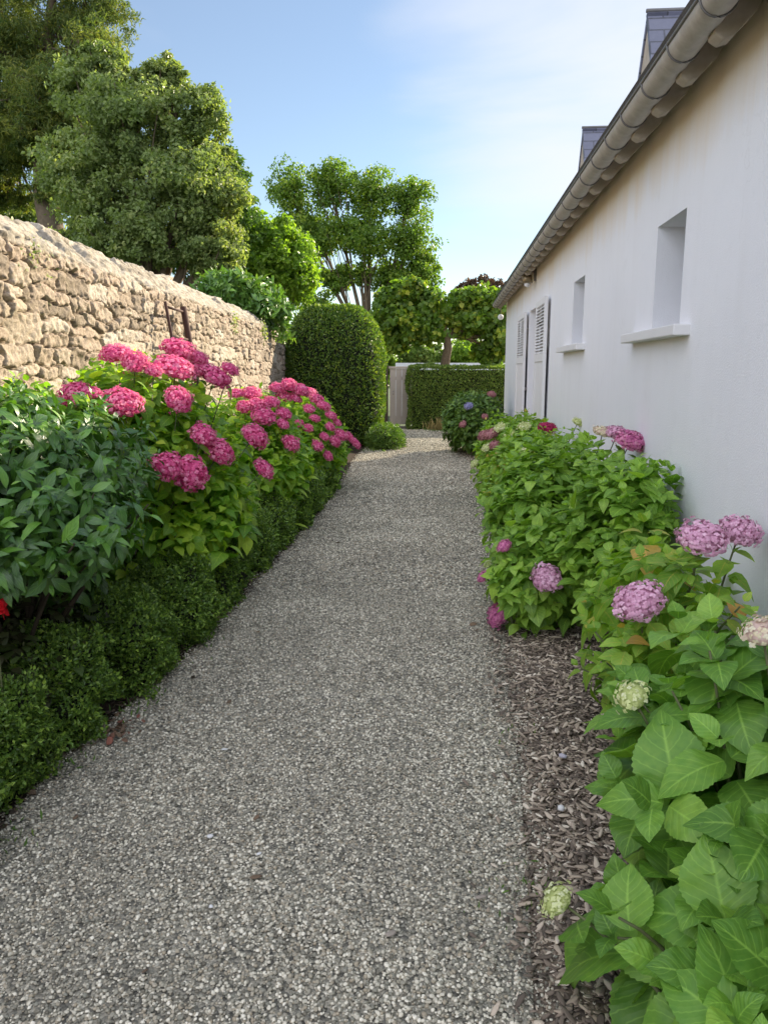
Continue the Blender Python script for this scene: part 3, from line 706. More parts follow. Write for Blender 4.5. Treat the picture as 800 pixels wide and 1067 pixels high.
# ================================================================== HOUSE (local: y along the wall, x into the house)
HO = empty('house', (HX, 0, 0), -HA); tag(HO, 'long white rendered house with slate dormers and zinc gutter on the right', 'house')
m, nt = new_mat('white_render'); tc = nt.nodes.new('ShaderNodeTexCoord').outputs['Object']
mp = nt.nodes.new('ShaderNodeMapping'); mp.inputs['Scale'].default_value = (3, 3, .35); nt.links.new(tc, mp.inputs[0])
st = noise(nt, 1.6, 5, .6, mp.outputs[0]); fn = noise(nt, 120, 3, .6, tc); md = noise(nt, 1.1, 4, .55, tc)
rs = ramp(nt, [(.45, (0, 0, 0)), (.8, (1, 1, 1))]); nt.links.new(st, rs.inputs[0])
col = mixc(nt, md, (.72, .725, .745, 1), (.80, .80, .815, 1)); col = mixc(nt, math_(nt, 'MULTIPLY', rs.outputs[0], .16), col, (.58, .565, .54, 1))
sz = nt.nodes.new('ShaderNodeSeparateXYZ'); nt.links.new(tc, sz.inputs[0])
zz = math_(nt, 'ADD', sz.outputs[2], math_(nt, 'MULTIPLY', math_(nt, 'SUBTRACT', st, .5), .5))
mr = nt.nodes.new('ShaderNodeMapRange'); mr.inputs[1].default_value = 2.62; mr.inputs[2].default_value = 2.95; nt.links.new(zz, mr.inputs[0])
col = mixc(nt, math_(nt, 'MULTIPLY', mr.outputs[0], .75), col, (.72, .6, .44, 1))   # ochre tint growing towards the eaves, its edge broken by noise
mr2 = nt.nodes.new('ShaderNodeMapRange'); mr2.inputs[1].default_value = .35; mr2.inputs[2].default_value = .05; nt.links.new(zz, mr2.inputs[0])
col = mixc(nt, math_(nt, 'MULTIPLY', mr2.outputs[0], .5), col, (.4, .38, .33, 1))
vc = nt.nodes.new('ShaderNodeTexVoronoi'); vc.feature = 'DISTANCE_TO_EDGE'; vc.inputs['Scale'].default_value = .55
dn = nt.nodes.new('ShaderNodeTexNoise'); dn.inputs['Scale'].default_value = 2.5; dn.inputs['Detail'].default_value = 6; nt.links.new(tc, dn.inputs['Vector'])
vm = nt.nodes.new('ShaderNodeVectorMath'); vm.operation = 'MULTIPLY_ADD'; nt.links.new(dn.outputs['Color'], vm.inputs[0]); vm.inputs[1].default_value = (.9, .9, .9); nt.links.new(tc, vm.inputs[2]); nt.links.new(vm.outputs[0], vc.inputs['Vector'])
ck = ramp(nt, [(0, (1, 1, 1)), (.0035, (0, 0, 0))]); nt.links.new(vc.outputs['Distance'], ck.inputs[0])
cm = ramp(nt, [(.52, (0, 0, 0)), (.62, (1, 1, 1))]); nt.links.new(noise(nt, .7, 2, .5, tc), cm.inputs[0])
crk = math_(nt, 'MULTIPLY', ck.outputs[0], cm.outputs[0]); col = mixc(nt, math_(nt, 'MULTIPLY', crk, .1), col, (.3, .28, .26, 1))
pt = noise(nt, 5, 6, .7, tc); pr_ = ramp(nt, [(.56, (0, 0, 0)), (.7, (1, 1, 1))]); nt.links.new(pt, pr_.inputs[0]); col = mixc(nt, math_(nt, 'MULTIPLY', pr_.outputs[0], .10), col, (.5, .49, .47, 1))
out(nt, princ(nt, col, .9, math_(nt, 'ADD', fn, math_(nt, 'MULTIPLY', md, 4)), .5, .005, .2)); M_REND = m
M_WHITE = plain('white_paint', (.66, .65, .65), (.74, .73, .72), 6, .55, .1, .002)
M_DOORP = plain('pale_pink_grey_paint', (.55, .50, .50), (.62, .57, .56), 6, .55, .1, .002)
M_ZINC = plain('weathered_zinc', (.25, .22, .19), (.56, .51, .45), 16, .6, .3, .004, .5, .3, detail=9)
M_ZINCD = plain('dark_zinc', (.10, .095, .09), (.19, .18, .17), 9, .5, .1, .002, .5, .4)
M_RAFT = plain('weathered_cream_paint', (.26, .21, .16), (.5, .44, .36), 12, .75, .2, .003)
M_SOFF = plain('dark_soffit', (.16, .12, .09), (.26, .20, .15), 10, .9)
m, nt = new_mat('slate'); tc = nt.nodes.new('ShaderNodeUVMap').outputs[0]
br = nt.nodes.new('ShaderNodeTexBrick'); nt.links.new(tc, br.inputs['Vector']); br.inputs['Scale'].default_value = 1; br.inputs['Brick Width'].default_value = .22; br.inputs['Row Height'].default_value = .11
br.inputs['Mortar Size'].default_value = .006; br.inputs['Color1'].default_value = (.075, .08, .115, 1); br.inputs['Color2'].default_value = (.15, .155, .21, 1); br.inputs['Mortar'].default_value = (.03, .03, .035, 1)
nz = noise(nt, 25, 4); col = mixc(nt, math_(nt, 'MULTIPLY', nz, .4), br.outputs['Color'], (.2, .2, .24, 1))
bh = math_(nt, 'SUBTRACT', math_(nt, 'MULTIPLY', nz, .4), br.outputs['Fac']); out(nt, princ(nt, col, .5, bh, .8, .01, .5)); M_SLATE = m
m, nt = new_mat('window_glass'); out(nt, princ(nt, (.03, .035, .04), .06, spec=.9)); M_GLASS = m
M_DARK = plain('dark_interior', (.02, .02, .02), (.03, .03, .03), 5, .9)

Y0h, Y1h = -6.0, 17.1; EZ = 3.30; TH = .34
opens = [(4.29, 4.86, 1.845, 2.45), (7.36, 7.98, 1.855, 2.47), (10.72, 12.2, .06, 2.5)]
ys_ = sorted({Y0h, Y1h, *[o[0] for o in opens], *[o[1] for o in opens]}); zs_ = sorted({-.1, EZ, *[o[2] for o in opens], *[o[3] for o in opens]})
wb = MB()
for i in range(len(ys_)-1):
    for j in range(len(zs_)-1):
        yc, zc = (ys_[i]+ys_[i+1])/2, (zs_[j]+zs_[j+1])/2
        if any(o[0] < yc < o[1] and o[2] < zc < o[3] for o in opens): continue
        a, b, c, d = ys_[i], ys_[i+1], zs_[j], zs_[j+1]
        wb.poly([(0, a, c), (0, a, d), (0, b, d), (0, b, c)])
for a, b, c, d in opens:
    wb.poly([(0, a, c), (0, a, d), (TH, a, d), (TH, a, c)]); wb.poly([(0, b, c), (TH, b, c), (TH, b, d), (0, b, d)])
    wb.poly([(0, a, d), (0, b, d), (TH, b, d), (TH, a, d)]); wb.poly([(0, a, c), (TH, a, c), (TH, b, c), (0, b, c)])
HD = 6.6; RZ = EZ+.02; RH = 2.7
for yy in (Y0h, Y1h):
    wb.poly([(0, yy, -.1), (HD, yy, -.1), (HD, yy, EZ), (HD/2, yy, RZ+RH-.12), (0, yy, EZ)])
wb.poly([(HD, Y0h, -.1), (HD, Y1h, -.1), (HD, Y1h, EZ), (HD, Y0h, EZ)])
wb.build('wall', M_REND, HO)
# roof slopes (with uv along the slope for the slates)
def slab(name, P, parent, mat, th=.05):
    P = np.array(P, float); n = nrm(np.cross(P[1]-P[0], P[3]-P[0])); e1 = nrm(P[1]-P[0]); e2 = np.cross(n, e1)
    if n[2] < 0: n = -n
    V = np.concatenate([P, P-n*th]); F = np.array([(0, 1, 2, 3), (4, 7, 6, 5), (0, 4, 5, 1), (1, 5, 6, 2), (2, 6, 7, 3), (3, 7, 4, 0)])
    uv = np.stack([(V-P[0])@e1, (V-P[0])@e2], 1)
    return mesh_np(name, V, F, mat, parent, uv=uv)
def tri_slab(name, P, parent, mat, th=.04):
    P = np.array(P, float); n = nrm(np.cross(P[1]-P[0], P[2]-P[0])); e1 = nrm(P[1]-P[0]); e2 = np.cross(n, e1)
    V = np.concatenate([P, P-n*th]); F = [np.array([(0, 1, 2), (5, 4, 3)]), np.array([(0, 3, 4, 1), (1, 4, 5, 2), (2, 5, 3, 0)])]
    return mesh_np(name, V, F, mat, parent, uv=np.stack([(V-P[0])@e1, (V-P[0])@e2], 1))
sl = RH/(HD/2+.22)
rf = slab('roof', [(-.20, Y0h-.1, RZ-.1), (-.20, Y1h+.06, RZ-.1), (HD/2, Y1h+.06, RZ+RH), (HD/2, Y0h-.1, RZ+RH)], HO, M_SLATE, .07)
slab('roof', [(HD+.2, Y1h+.06, RZ-.1), (HD+.2, Y0h-.1, RZ-.1), (HD/2, Y0h-.1, RZ+RH-.004), (HD/2, Y1h+.06, RZ+RH-.004)], HO, M_SLATE, .07)
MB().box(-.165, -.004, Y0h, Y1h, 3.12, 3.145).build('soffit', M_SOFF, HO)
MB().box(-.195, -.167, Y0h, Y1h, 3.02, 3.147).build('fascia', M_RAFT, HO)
# half-round gutter
gc, gz, gr_ = -.233, 3.01, .069
gp = [(gc+gr_*math.cos(a), gz+gr_*math.sin(a)) for a in np.linspace(math.pi, 2*math.pi, 13)]; gp2 = [(gc+(gr_-.006)*math.cos(a), gz+(gr_-.006)*math.sin(a)) for a in np.linspace(2*math.pi, math.pi, 13)]
prof = gp+gp2; nP = len(prof); V = [(x, y, z) for y in (Y0h, Y1h+.06) for x, z in prof]
gut = mesh_np('gutter', V, np.array([(k, (k+1) % nP, nP+(k+1) % nP, nP+k) for k in range(nP)]), M_ZINC, HO, smooth=True)
MB().tube([(gc-gr_, Y0h, gz+.004), (gc-gr_, Y1h+.06, gz+.004)], .009, 8).build('gutter_bead', M_ZINCD, gut, smooth=True)
hoopV = MB().tube([(gc+(gr_+.004)*math.cos(a), 0, gz+(gr_+.004)*math.sin(a)) for a in np.linspace(math.pi*.98, 2.02*math.pi, 12)], .0045, 6).build('gutter_hoop', M_ZINCD, gut, smooth=True)
tp = [(-.005, 3.115), (-.005, 3.07), (-.05, 3.0), (-.095, 2.955), (-.125, 2.92), (-.165, 2.908), (-.185, 2.92), (-.2, 2.93), (-.2, 2.99), (-.165, 3.115)]
tailm = MB().prism([(x, z-.0) for x, z in tp], -.045, .045).build('rafter_tail', M_RAFT, HO, bevel=.006)
hoopV.location.y = tailm.location.y = Y0h+.2
y = Y0h+.65; first = True
while y < Y1h-.05:
    for src_, par, dy in ((hoopV, gut, 0), (tailm, HO, .17)):
        c = src_.copy(); COL.objects.link(c); c.parent = par; c.location.y = y+dy+random.uniform(-.01, .01)
    y += .452
# windows
for k, (a, b, c, d) in enumerate(opens[:2]):
    f = MB(); x0, x1, w = .27, .32, .045
    f.box(x0, x1, a+.002, b-.002, d-w, d-.002).box(x0, x1, a+.002, b-.002, c+.002, c+w).box(x0, x1, a+.002, a+w, c+w, d-w).box(x0, x1, b-w, b-.002, c+w, d-w)
    fr = f.build('window', M_WHITE, HO, bevel=.004)
    MB().box(.29, .30, a+w, b-w, c+w, d-w).build('pane', M_GLASS, fr)
    ext = (.2, .47) if k == 0 else (.17, .5)
    MB().box(-.085, .26, a-ext[0], b+ext[1], c-.062, c-.004).build('sill', M_WHITE, fr, bevel=.006)
# door with recessed leaf, frame and two louvred shutters
a, b, c, d = opens[2]
dr = MB().box(.24, .28, a+.06, b-.06, c+.01, d-.06).build('door', M_DOORP, HO, bevel=.004)
f = MB().box(.2, .3, a+.002, a+.058, c, d-.002).box(.2, .3, b-.058, b-.002, c, d-.002).box(.2, .3, a+.06, b-.06, d-.057, d-.002); f.build('door_frame', M_DOORP, dr)
f = MB()
for q in range(2):
    ya = a+.14+q*.64; f.box(.225, .238, ya, ya+.5, .2, 1.0).box(.225, .238, ya, ya+.5, 1.15, 2.3)
f.build('door_panel', M_WHITE, dr, bevel=.004)
MB().tube([(.2, 11.42, 1.05), (.2, 11.42, 1.17)], .012, 8).build('handle', M_ZINCD, dr, smooth=True)
for ya, yb, lab in ((9.70, 10.69, 'near louvred shutter folded back against the render'), (12.27, 13.5, 'far louvred shutter folded back against the render')):
    s = MB(); x0, x1 = -.075, -.035; z0, z1 = .08, 2.5; w = .075
    s.box(x0, x1, ya, ya+w, z0, z1).box(x0, x1, yb-w, yb, z0, z1).box(x0, x1, ya+w, yb-w, z1-w, z1).box(x0, x1, ya+w, yb-w, z0, z0+.12).box(x0, x1, ya+w, yb-w, 1.72, 1.82)
    s.box(x0+.012, x1-.004, ya+w, yb-w, z0+.12, 1.72)
    nb = 6
    for i in range(1, nb): yy = ya+w+(yb-ya-2*w)*i/nb; s.box(x0+.008, x0+.012, yy-.006, yy+.006, z0+.12, 1.72)
    so = s.build('shutter', M_WHITE, HO, bevel=.003); so['label'] = lab
    lv = MB(); nl_ = 15
    for i in range(nl_):
        z = 1.83+(z1-w-1.83)*(i+.5)/nl_; lv.add([(x0, ya+w, z-.02), (x0, yb-w, z-.02), (x1, yb-w, z+.016), (x1, ya+w, z+.016), (x0, ya+w, z-.026), (x0, yb-w, z-.026), (x1, yb-w, z+.010), (x1, ya+w, z+.010)],
               [(0, 1, 2, 3), (4, 7, 6, 5), (0, 4, 5, 1), (2, 6, 7, 3), (1, 5, 6, 2), (3, 7, 4, 0)])
    lv.build('louvres', M_WHITE, so)
    for z in (.4, 1.3, 2.2): MB().box(x1+.001, -.001, (yb-.03 if ya < 11 else ya), (yb if ya < 11 else ya+.03), z, z+.05).build('hinge', M_ZINCD, so)
# dormers
for yc in (6.30, 9.08):
    xf, za, hw, zb = .2, 4.22, .50, 3.18
    dm = MB().poly([(xf, yc-hw, zb), (xf, yc+hw, zb), (xf, yc, za-.05)])
    dm.box(xf+.002, xf+1.6, yc-hw*.62, yc+hw*.62, zb, zb+.35)
    dd = dm.build('dormer', M_RAFT, HO); e = .05
    xb = xf+2.0
    slab('dormer_roof', [(xf-.012, yc-hw-.03, zb), (xb, yc-hw-.03, zb), (xb, yc, za), (xf-.012, yc, za)], dd, M_SLATE, .035)
    slab('dormer_roof', [(xb, yc+hw+.03, zb), (xf-.012, yc+hw+.03, zb), (xf-.012, yc, za-.003), (xb, yc, za-.003)], dd, M_SLATE, .035)
    MB().tube([(xf-.02, yc, za+.005), (xb, yc, za+.005)], .014, 6).build('ridge_cap', M_ZINCD, dd, smooth=True)
MB().tube([(1.0, 6.1, 3.9), (1.0, 6.1, 5.6)], .008, 6).build('antenna', M_ZINC, HO)
# lantern on the wall
def hw(x, y, z):
    return np.array([HX+y*math.sin(HA)+x*math.cos(HA), y*math.cos(HA)-x*math.sin(HA), z])
lt = empty('wall_lamp', hw(0, 11.5, 2.9), -HA); tag(lt, 'small metal wall lamp under the eaves above the door', 'lamp')
MB().box(-.03, -.002, -.05, .05, -.02, .14).build('back_plate', M_ZINCD, lt, bevel=.004)
MB().tube([(-.03, 0, .1), (-.09, 0, .11), (-.12, 0, .08)], .01, 8).build('arm', M_ZINCD, lt, smooth=True)
MB().tube([(-.12, 0, .09), (-.12, 0, .05), (-.12, 0, -.05)], [.02, .06, .075], 12).build('lamp_shade', plain('lamp_brass', (.22, .17, .1), (.34, .27, .18), 20, .4, metal=.6), lt, smooth=True)
MB().tube([(-.12, 0, -.052), (-.12, 0, -.085), (-.12, 0, -.11)], [.045, .045, .02], 12).build('bulb', M_WHITE, lt, smooth=True)
gl = empty('globe_lamp', hw(-.12, 17.16, 2.75)); tag(gl, 'round white globe lamp on the far corner of the house', 'lamp')
import bmesh
bm = bmesh.new(); bmesh.ops.create_icosphere(bm, subdivisions=3, radius=.062); me = bpy.data.meshes.new('globe'); bm.to_mesh(me); bm.free(); me.materials.append(M_WHITE)
for p_ in me.polygons: p_.use_smooth = True
o = bpy.data.objects.new('globe', me); COL.objects.link(o); o.parent = gl
MB().tube([(0, 0, .09), (0, -.0, .2), (.06, -.05, .26), (.12, -.06, .27)], .01, 8).build('bracket', M_ZINCD, gl, smooth=True)

# ================================================================== GATE, FENCE AND WALL AT THE END
M_GATE = plain('beige_gate_paint', (.36, .30, .25), (.46, .40, .33), 5, .7, .15, .003)
gp_ = at(414, 445, 21.9)
gt = empty('garden_gate', (gp_[0], 21.9, 0)); tag(gt, 'beige boarded garden gate at the end of the gravel path', 'gate')
bx0, bx1 = at(406, 420, 21.9)[0], at(437, 420, 21.9)[0]
b = MB(); nb = 5; wB = (bx1-bx0)/nb
for i in range(nb): b.box(bx0+i*wB+.004, bx0+(i+1)*wB-.004, 21.88, 21.905, .12, 1.66)
b.build('boards', M_GATE, gt, bevel=.004, world=True)
MB().box(bx0-.03, bx1, 21.86, 21.93, 1.665, 1.73).build('top_rail', M_GATE, gt, bevel=.005, world=True)
for z_ in (.25, 1.35): MB().box(bx0, bx1, 21.906, 21.94, z_, z_+.1).build('cross_rail', M_GATE, gt, bevel=.005, world=True)
MB().tube([(bx0+.1, 21.86, .95), (bx0+.1, 21.83, 1.0), (bx0+.1, 21.86, 1.05)], .012, 6).build('handle', M_ZINCD, gt, world=True)
pm = MB().box(bx0-.20, bx0-.045, 21.8, 21.98, 0, 1.78).build('gate_post', plain('dark_wood', (.04, .03, .022), (.09, .07, .05), 10, .85), None, bevel=.01); tag(pm, 'dark wooden gate post between the rounded topiary and the beige gate', 'post')
# stone step under the gate
st_ = MB().box(bx0-.05, bx1+.1, 21.6, 21.86, -.02, .07).build('threshold', plain('grey_step', (.1, .09, .07), (.2, .18, .15), 12, .9), None, bevel=.01); tag(st_, 'low grey stone threshold under the beige gate', 'step')

# long boundary wall beyond the hedge
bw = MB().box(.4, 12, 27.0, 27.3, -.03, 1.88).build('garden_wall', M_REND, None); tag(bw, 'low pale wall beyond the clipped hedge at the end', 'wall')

# far hedge
def box_surf(x0, x1, y0, y1, z0, z1, lump=.04):
    c = np.array([(x0+x1)/2, (y0+y1)/2, (z0+z1)/2]); r = np.array([(x1-x0)/2, (y1-y0)/2, (z1-z0)/2])
    def f(U, s):
        a = np.abs(U).max(1, keepdims=True); Q = U/a      # on the cube
        Q = Q*(1-.05*(np.sort(np.abs(Q), 1)[:, 1:2])**6)
        Nn = np.where(np.abs(U) >= a-1e-9, np.sign(U), 0.0); P = c+Q*r
        return P+Nn*(lump*vnoise(P, 2.2, 5)+.5*lump*vnoise(P, 6, 6))[:, None], nrm(Nn+.001)
    return f
hx0 = at(427, 420, 21.2)[0]
def hedge_leaves(name, label, x0, x1, y0, y1, z1, n, leaf, mat, ridge=0.0):
    root = empty(name, ((x0+x1)/2, (y0+y1)/2, 0)); tag(root, label, 'hedge')
    w, d = x1-x0, y1-y0; A = [w*z1, w*d, d*z1, d*z1]; A = np.array(A)/sum(A); P, Nn = [], []
    for k, fr in enumerate(A):
        m_ = int(n*fr); a, b_ = rng.random(m_), rng.random(m_)
        if k == 0: P.append(np.stack([x0+a*w, y0+0*a, b_*z1], 1)); nn = (0, -1, 0)
        elif k == 1: P.append(np.stack([x0+a*w, y0+b_*d, z1+0*a], 1)); nn = (0, 0, 1)
        elif k == 2: P.append(np.stack([x0+0*a, y0+a*d, b_*z1], 1)); nn = (-1, 0, 0)
        else: P.append(np.stack([x1+0*a, y0+a*d, b_*z1], 1)); nn = (1, 0, 0)
        Nn.append(np.tile(nn, (m_, 1)))
    P = np.concatenate(P); Nn = np.concatenate(Nn).astype(float)
    # waist: foot narrower than the top, soft shoulders
    P = P+Nn*(.07*vnoise(P, 1.6, 5)+.05*vnoise(P, 4.5, 6)+.05*(rng.random(len(P))-.6))[:, None]
    D = nrm(Nn*.5+rng.normal(size=P.shape)*.6+np.array([0, 0, .3])); Up = nrm(Nn+rng.normal(size=P.shape)*.9)
    leaves_obj('foliage', mat, root, [leaves_arr(TPL_KITE, P, D, Up, leaf*(.6+.8*rng.random(len(P))), .55, .1, .25)], smooth=False)
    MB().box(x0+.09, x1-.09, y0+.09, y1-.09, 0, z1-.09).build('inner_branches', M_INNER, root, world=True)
    return root
hedge_leaves('clipped_hedge', 'square clipped green hedge closing the end of the path beside the gate', hx0, 6.2, 21.2, 22.1, 1.72, 42000, .055, M_HEDGE)
# dry grasses at its foot
n = 260; c = at(462, 446, 21.0); P = c+rng.normal(size=(n, 3))*np.array([.22, .06, 0]); P[:, 2] = 0
rt = leaves_obj('grass_tuft', plain('dry_grass', (.2, .16, .06), (.32, .26, .1), 9), None, [leaves_arr(TPL_LONG, P, nrm(rng.normal(size=(n, 3))*.35+np.array([0, 0, 1])), rdir(n), .38*(.5+.7*rng.random(n)), .07, .3, 0)])
tag(rt, 'straw coloured grass tuft at the foot of the square hedge', 'plant')

# topiary dome against the wall
tc_ = np.array([-1.02, 16.95, 0])
def top_surf(U, s):
    U = nrm(U*np.array([1, 1, 1.25])); el = U[:, 2]
    q = (np.abs(U)**3.0).sum(1)**(-1/3.0)
    Q = U*q[:, None]
    Q = Q*(1+.035*vnoise(U, 2.5, 2)+.02*vnoise(U, 7, 3))[:, None]
    P = np.array([-1.05, 17.0, 1.32])+Q*np.array([1.03, .95, 1.62])
    nar = 1-.10*np.clip((.9-P[:, 2])/.9, 0, 1)[:, None]
    P[:, :2] = np.array([-1.05, 17.0])+(P[:, :2]-np.array([-1.05, 17.0]))*nar
    g_ = np.sign(U)*np.abs(Q)**2.0/np.array([1.03, .95, 1.62]); return P, nrm(g_)
clipped('domed_topiary', 'tall round-topped clipped evergreen between the stone wall and the gate', 'shrub', top_surf, 42000, .062, M_TOP, .5, base=tuple(tc_), depth=.07)
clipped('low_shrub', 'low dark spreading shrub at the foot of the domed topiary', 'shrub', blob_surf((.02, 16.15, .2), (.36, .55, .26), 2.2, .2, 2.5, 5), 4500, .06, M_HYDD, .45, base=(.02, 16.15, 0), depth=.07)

# ================================================================== TREES
tree('pine_tree', 'tall dark pine with thick trunk at the left edge of the photo', [B(20, 40, 20, 60, 36), B(90, 12, 20, 45, 26), B(98, 48, 19, 28, 26), B(50, 95, 19, 44, 30), B(70, 130, 19.2, 34, 22), B(15, 140, 19, 36, 20), B(100, 105, 19, 26, 24), B(-50, -30, 20, 90, 45), B(60, -60, 20, 70, 45), B(15, 105, 20, 55, 26), B(95, 62, 20.5, 36, 22), B(-60, 90, 20, 70, 30), B(50, 150, 20, 50, 20), B(5, 165, 20.3, 45, 18), B(-40, 180, 20.3, 55, 30), B(75, 205, 20, 45, 16), B(10, 205, 21, 40, 14)],
     190000, .11, M_PINE, (at(38, 200, 20)[0], 20, 0), .34, width=.24, clump=.36, per=70, fork=.5, flat=.75, branch_to=9, lean=tuple(at(45, 100, 20)))
tree('evergreen_oak', 'broad grey-green tree standing behind the stone wall', [B(168, 74, 16, 17, 17), B(142, 80, 16, 22, 16), B(188, 84, 16, 16, 18), B(118, 66, 16.2, 18, 18), B(212, 104, 16, 14, 14), B(95, 62, 16, 18, 14), B(236, 172, 16, 12, 16), B(246, 215, 16, 10, 18), B(95, 90, 16, 34, 36), B(163, 96, 16, 26, 30), B(130, 130, 15.6, 50, 44), B(205, 128, 16, 34, 36), B(190, 190, 15.6, 52, 48), B(100, 190, 15.8, 52, 46), B(225, 205, 15.9, 30, 50), B(150, 245, 15.5, 70, 30), B(225, 262, 15.7, 36, 28), B(85, 246, 16.5, 40, 14)],
     95000, .085, M_OAK, (at(140, 250, 16)[0], 16, 0), .2, width=.6, clump=.3, per=85, fork=.4, branch_to=8)
tree('dark_conifer', 'dark upright evergreen half hidden behind the grey-green tree', [B(236, 190, 18, 22, 40), B(248, 230, 18, 22, 46), B(222, 250, 18, 30, 40), B(190, 258, 18, 40, 30)], 22000, .09, M_HYDD, (at(240, 250, 18)[0], 18, 0), .15, clump=.35)
tree('lime_green_tree', 'bright yellow-green small tree right of the grey-green tree', [B(255, 238, 19, 26, 22), B(290, 262, 19, 32, 32), B(262, 276, 18.6, 40, 26), B(312, 285, 19, 22, 32), B(240, 262, 19, 26, 24)], 30000, .115, M_BRIGHT, (at(285, 300, 19)[0], 19, 0), .12, clump=.36, per=60)
tree('laurel_bush', 'glossy mid-green laurel showing over the far end of the wall', [B(235, 305, 14.2, 26, 20), B(262, 312, 14.4, 26, 22), B(284, 326, 14.8, 20, 22)], 7500, .15, M_LAUREL, (at(255, 330, 14.5)[0], 14.5, 0), .06, cat='shrub', width=.34, clump=.5, per=45, tpl=TPL_LO)
tree('tall_airy_tree', 'tall open-crowned green tree in the middle distance', [B(302, 200, 32, 22, 28), B(345, 192, 32, 26, 26), B(385, 200, 32, 28, 24), B(425, 208, 32, 24, 24), B(330, 240, 32, 34, 26), B(378, 243, 31.5, 32, 26), B(428, 250, 32, 26, 30), B(352, 290, 32, 26, 16), B(412, 288, 32.5, 36, 20), B(440, 285, 32, 18, 22), B(330, 322, 32.5, 26, 18), B(372, 335, 32.4, 20, 14), B(402, 322, 32.2, 20, 14), B(350, 345, 32.6, 26, 14), B(432, 318, 32.3, 20, 16), B(376, 282, 31.8, 14, 12), B(395, 350, 32.5, 20, 10)],
     56000, .13, M_TALL, (at(388, 350, 32)[0], 32, 0), .2, clump=.44, per=60, fork=.42, branch_to=9, shellbias=.6)
tree('umbrella_plane_tree', 'flat-topped pollarded plane tree spreading above the square hedge', [B(408, 312, 22.9, 18, 17), B(428, 305, 22.7, 18, 15), B(447, 318, 22.6, 18, 16), B(415, 335, 22.6, 26, 16), B(440, 344, 22.4, 22, 16), B(413, 358, 22.6, 13, 11), B(483, 312, 23, 18, 14), B(505, 312, 23.2, 16, 14), B(525, 322, 23, 18, 18), B(490, 335, 23, 24, 16), B(525, 350, 23, 22, 18), B(466, 332, 22.8, 12, 10), B(510, 366, 23.1, 20, 12)],
     24000, .14, M_PLANE, (at(465, 380, 23)[0], 23, 0), .16, width=.85, clump=.42, per=36, fork=.55, branch_to=5, tpl=TPL_LO, lean=tuple(at(465, 350, 23)))
tree('copper_tree', 'small reddish tree showing above the plane tree', [B(505, 300, 36, 22, 10), B(485, 306, 36, 14, 10)], 6000, .16, M_RED, (at(505, 340, 36)[0], 36, 0), .14, clump=.4)
k_ = 0
for u, v, Y, rx, rz, n, mt, lab in ((395, 372, 28, 14, 18, 4000, M_TALL, 'soft green bush seen between the topiary and the gate'), (440, 368, 29, 26, 12, 5000, M_HEDGE, 'rounded green shrub under the left half of the plane tree'), (492, 366, 30, 28, 14, 6000, M_BRIGHT, 'light green shrub beyond the hedge under the plane tree'),
                                     (525, 366, 29, 18, 14, 4000, M_OAK, 'grey-green shrub beyond the hedge beside the house corner'), (345, 352, 33, 40, 20, 8000, M_TALL, 'dark green shrubbery behind the domed topiary'), (545, 350, 33, 26, 36, 6000, M_TALL, 'tree beyond the hedge just left of the house corner')):
    tree('garden_shrub', lab, [B(u, v, Y, rx, rz), B(u-rx*.5, v+6, Y, rx*.6, rz*.8), B(u+rx*.5, v+5, Y, rx*.6, rz*.8)], n, .15, mt, (at(u, v, Y)[0], Y, 0), .08, cat='shrub', clump=.45, group='shrubs beyond the hedge')
def far_wood():
    P = []; 
    for i in range(150):
        x = rng.uniform(-90, 90); y = rng.uniform(75, 110); P.append((x, y, rng.uniform(2, 5)))
    P = np.array(P); n = 26000; ci = rng.integers(0, len(P), n); o = rdir(n)*(rng.random(n)**.4)[:, None]*np.array([4.5, 3, 2.2])
    Q = P[ci]*np.array([1, 1, .45])+o; Q[:, 2] = np.abs(Q[:, 2])
    s = leaves_arr(TPL_KITE, Q, rdir(n), nrm(o+np.array([0, -.3, .5])), .7, .7, .1, .2); ob = leaves_obj('distant_wood', M_TALL, None, [s], False); tag(ob, kind='stuff')
far_wood()
# trees further left behind the wall close the gap under the pine
tree('leafy_tree', 'dark leafy tree low behind the near end of the stone wall', [B(-30, 215, 24, 60, 40), B(30, 235, 24, 40, 22), B(-120, 190, 24, 70, 60)], 22000, .14, M_OAK, (at(-40, 250, 24)[0], 24, 0), .25, clump=.4)

# ================================================================== SHRUBS AND FLOWERS
# right-hand bed
shrub('hydrangea', 'hydrangea with three large mauve heads beside the house wall', 'hydrangea',
      [((1.16, 2.95, .56), (.36, .5, .44))],
      [(665, 627, .077, P_MAUVE, False, 0), (732, 561, .077, P_MAUVE, False, 0), (770, 555, .077, P_MAUVE, False, 0)],
      M_HYDY, .12, 90, TPL_MID, 'hydrangeas along the house', pairs=4, margin=.1, stems=14)
shrub('hydrangea', 'large leafy hydrangea nearest the camera with yellow-green buds', 'hydrangea',
      [((1.10, 1.95, .44), (.44, .74, .50)), ((.84, 1.55, .26), (.30, .45, .28))],
      [(658, 726, .05, P_CREAM, True, 0, 'yellow-green bud cluster at the left of the bush'), (580, 938, .045, P_CREAM, True, 1, 'yellow-green bud cluster low over the wood chips'), (794, 659, .05, P_CREAMP, True, 0, 'cream and pink half-open head at the right edge')],
      M_HYDN, .195, 120, TPL_HI, 'hydrangeas along the house', pairs=4, width=.68, wave=.05, up=.45, margin=.14, stems=26, lump=.1)
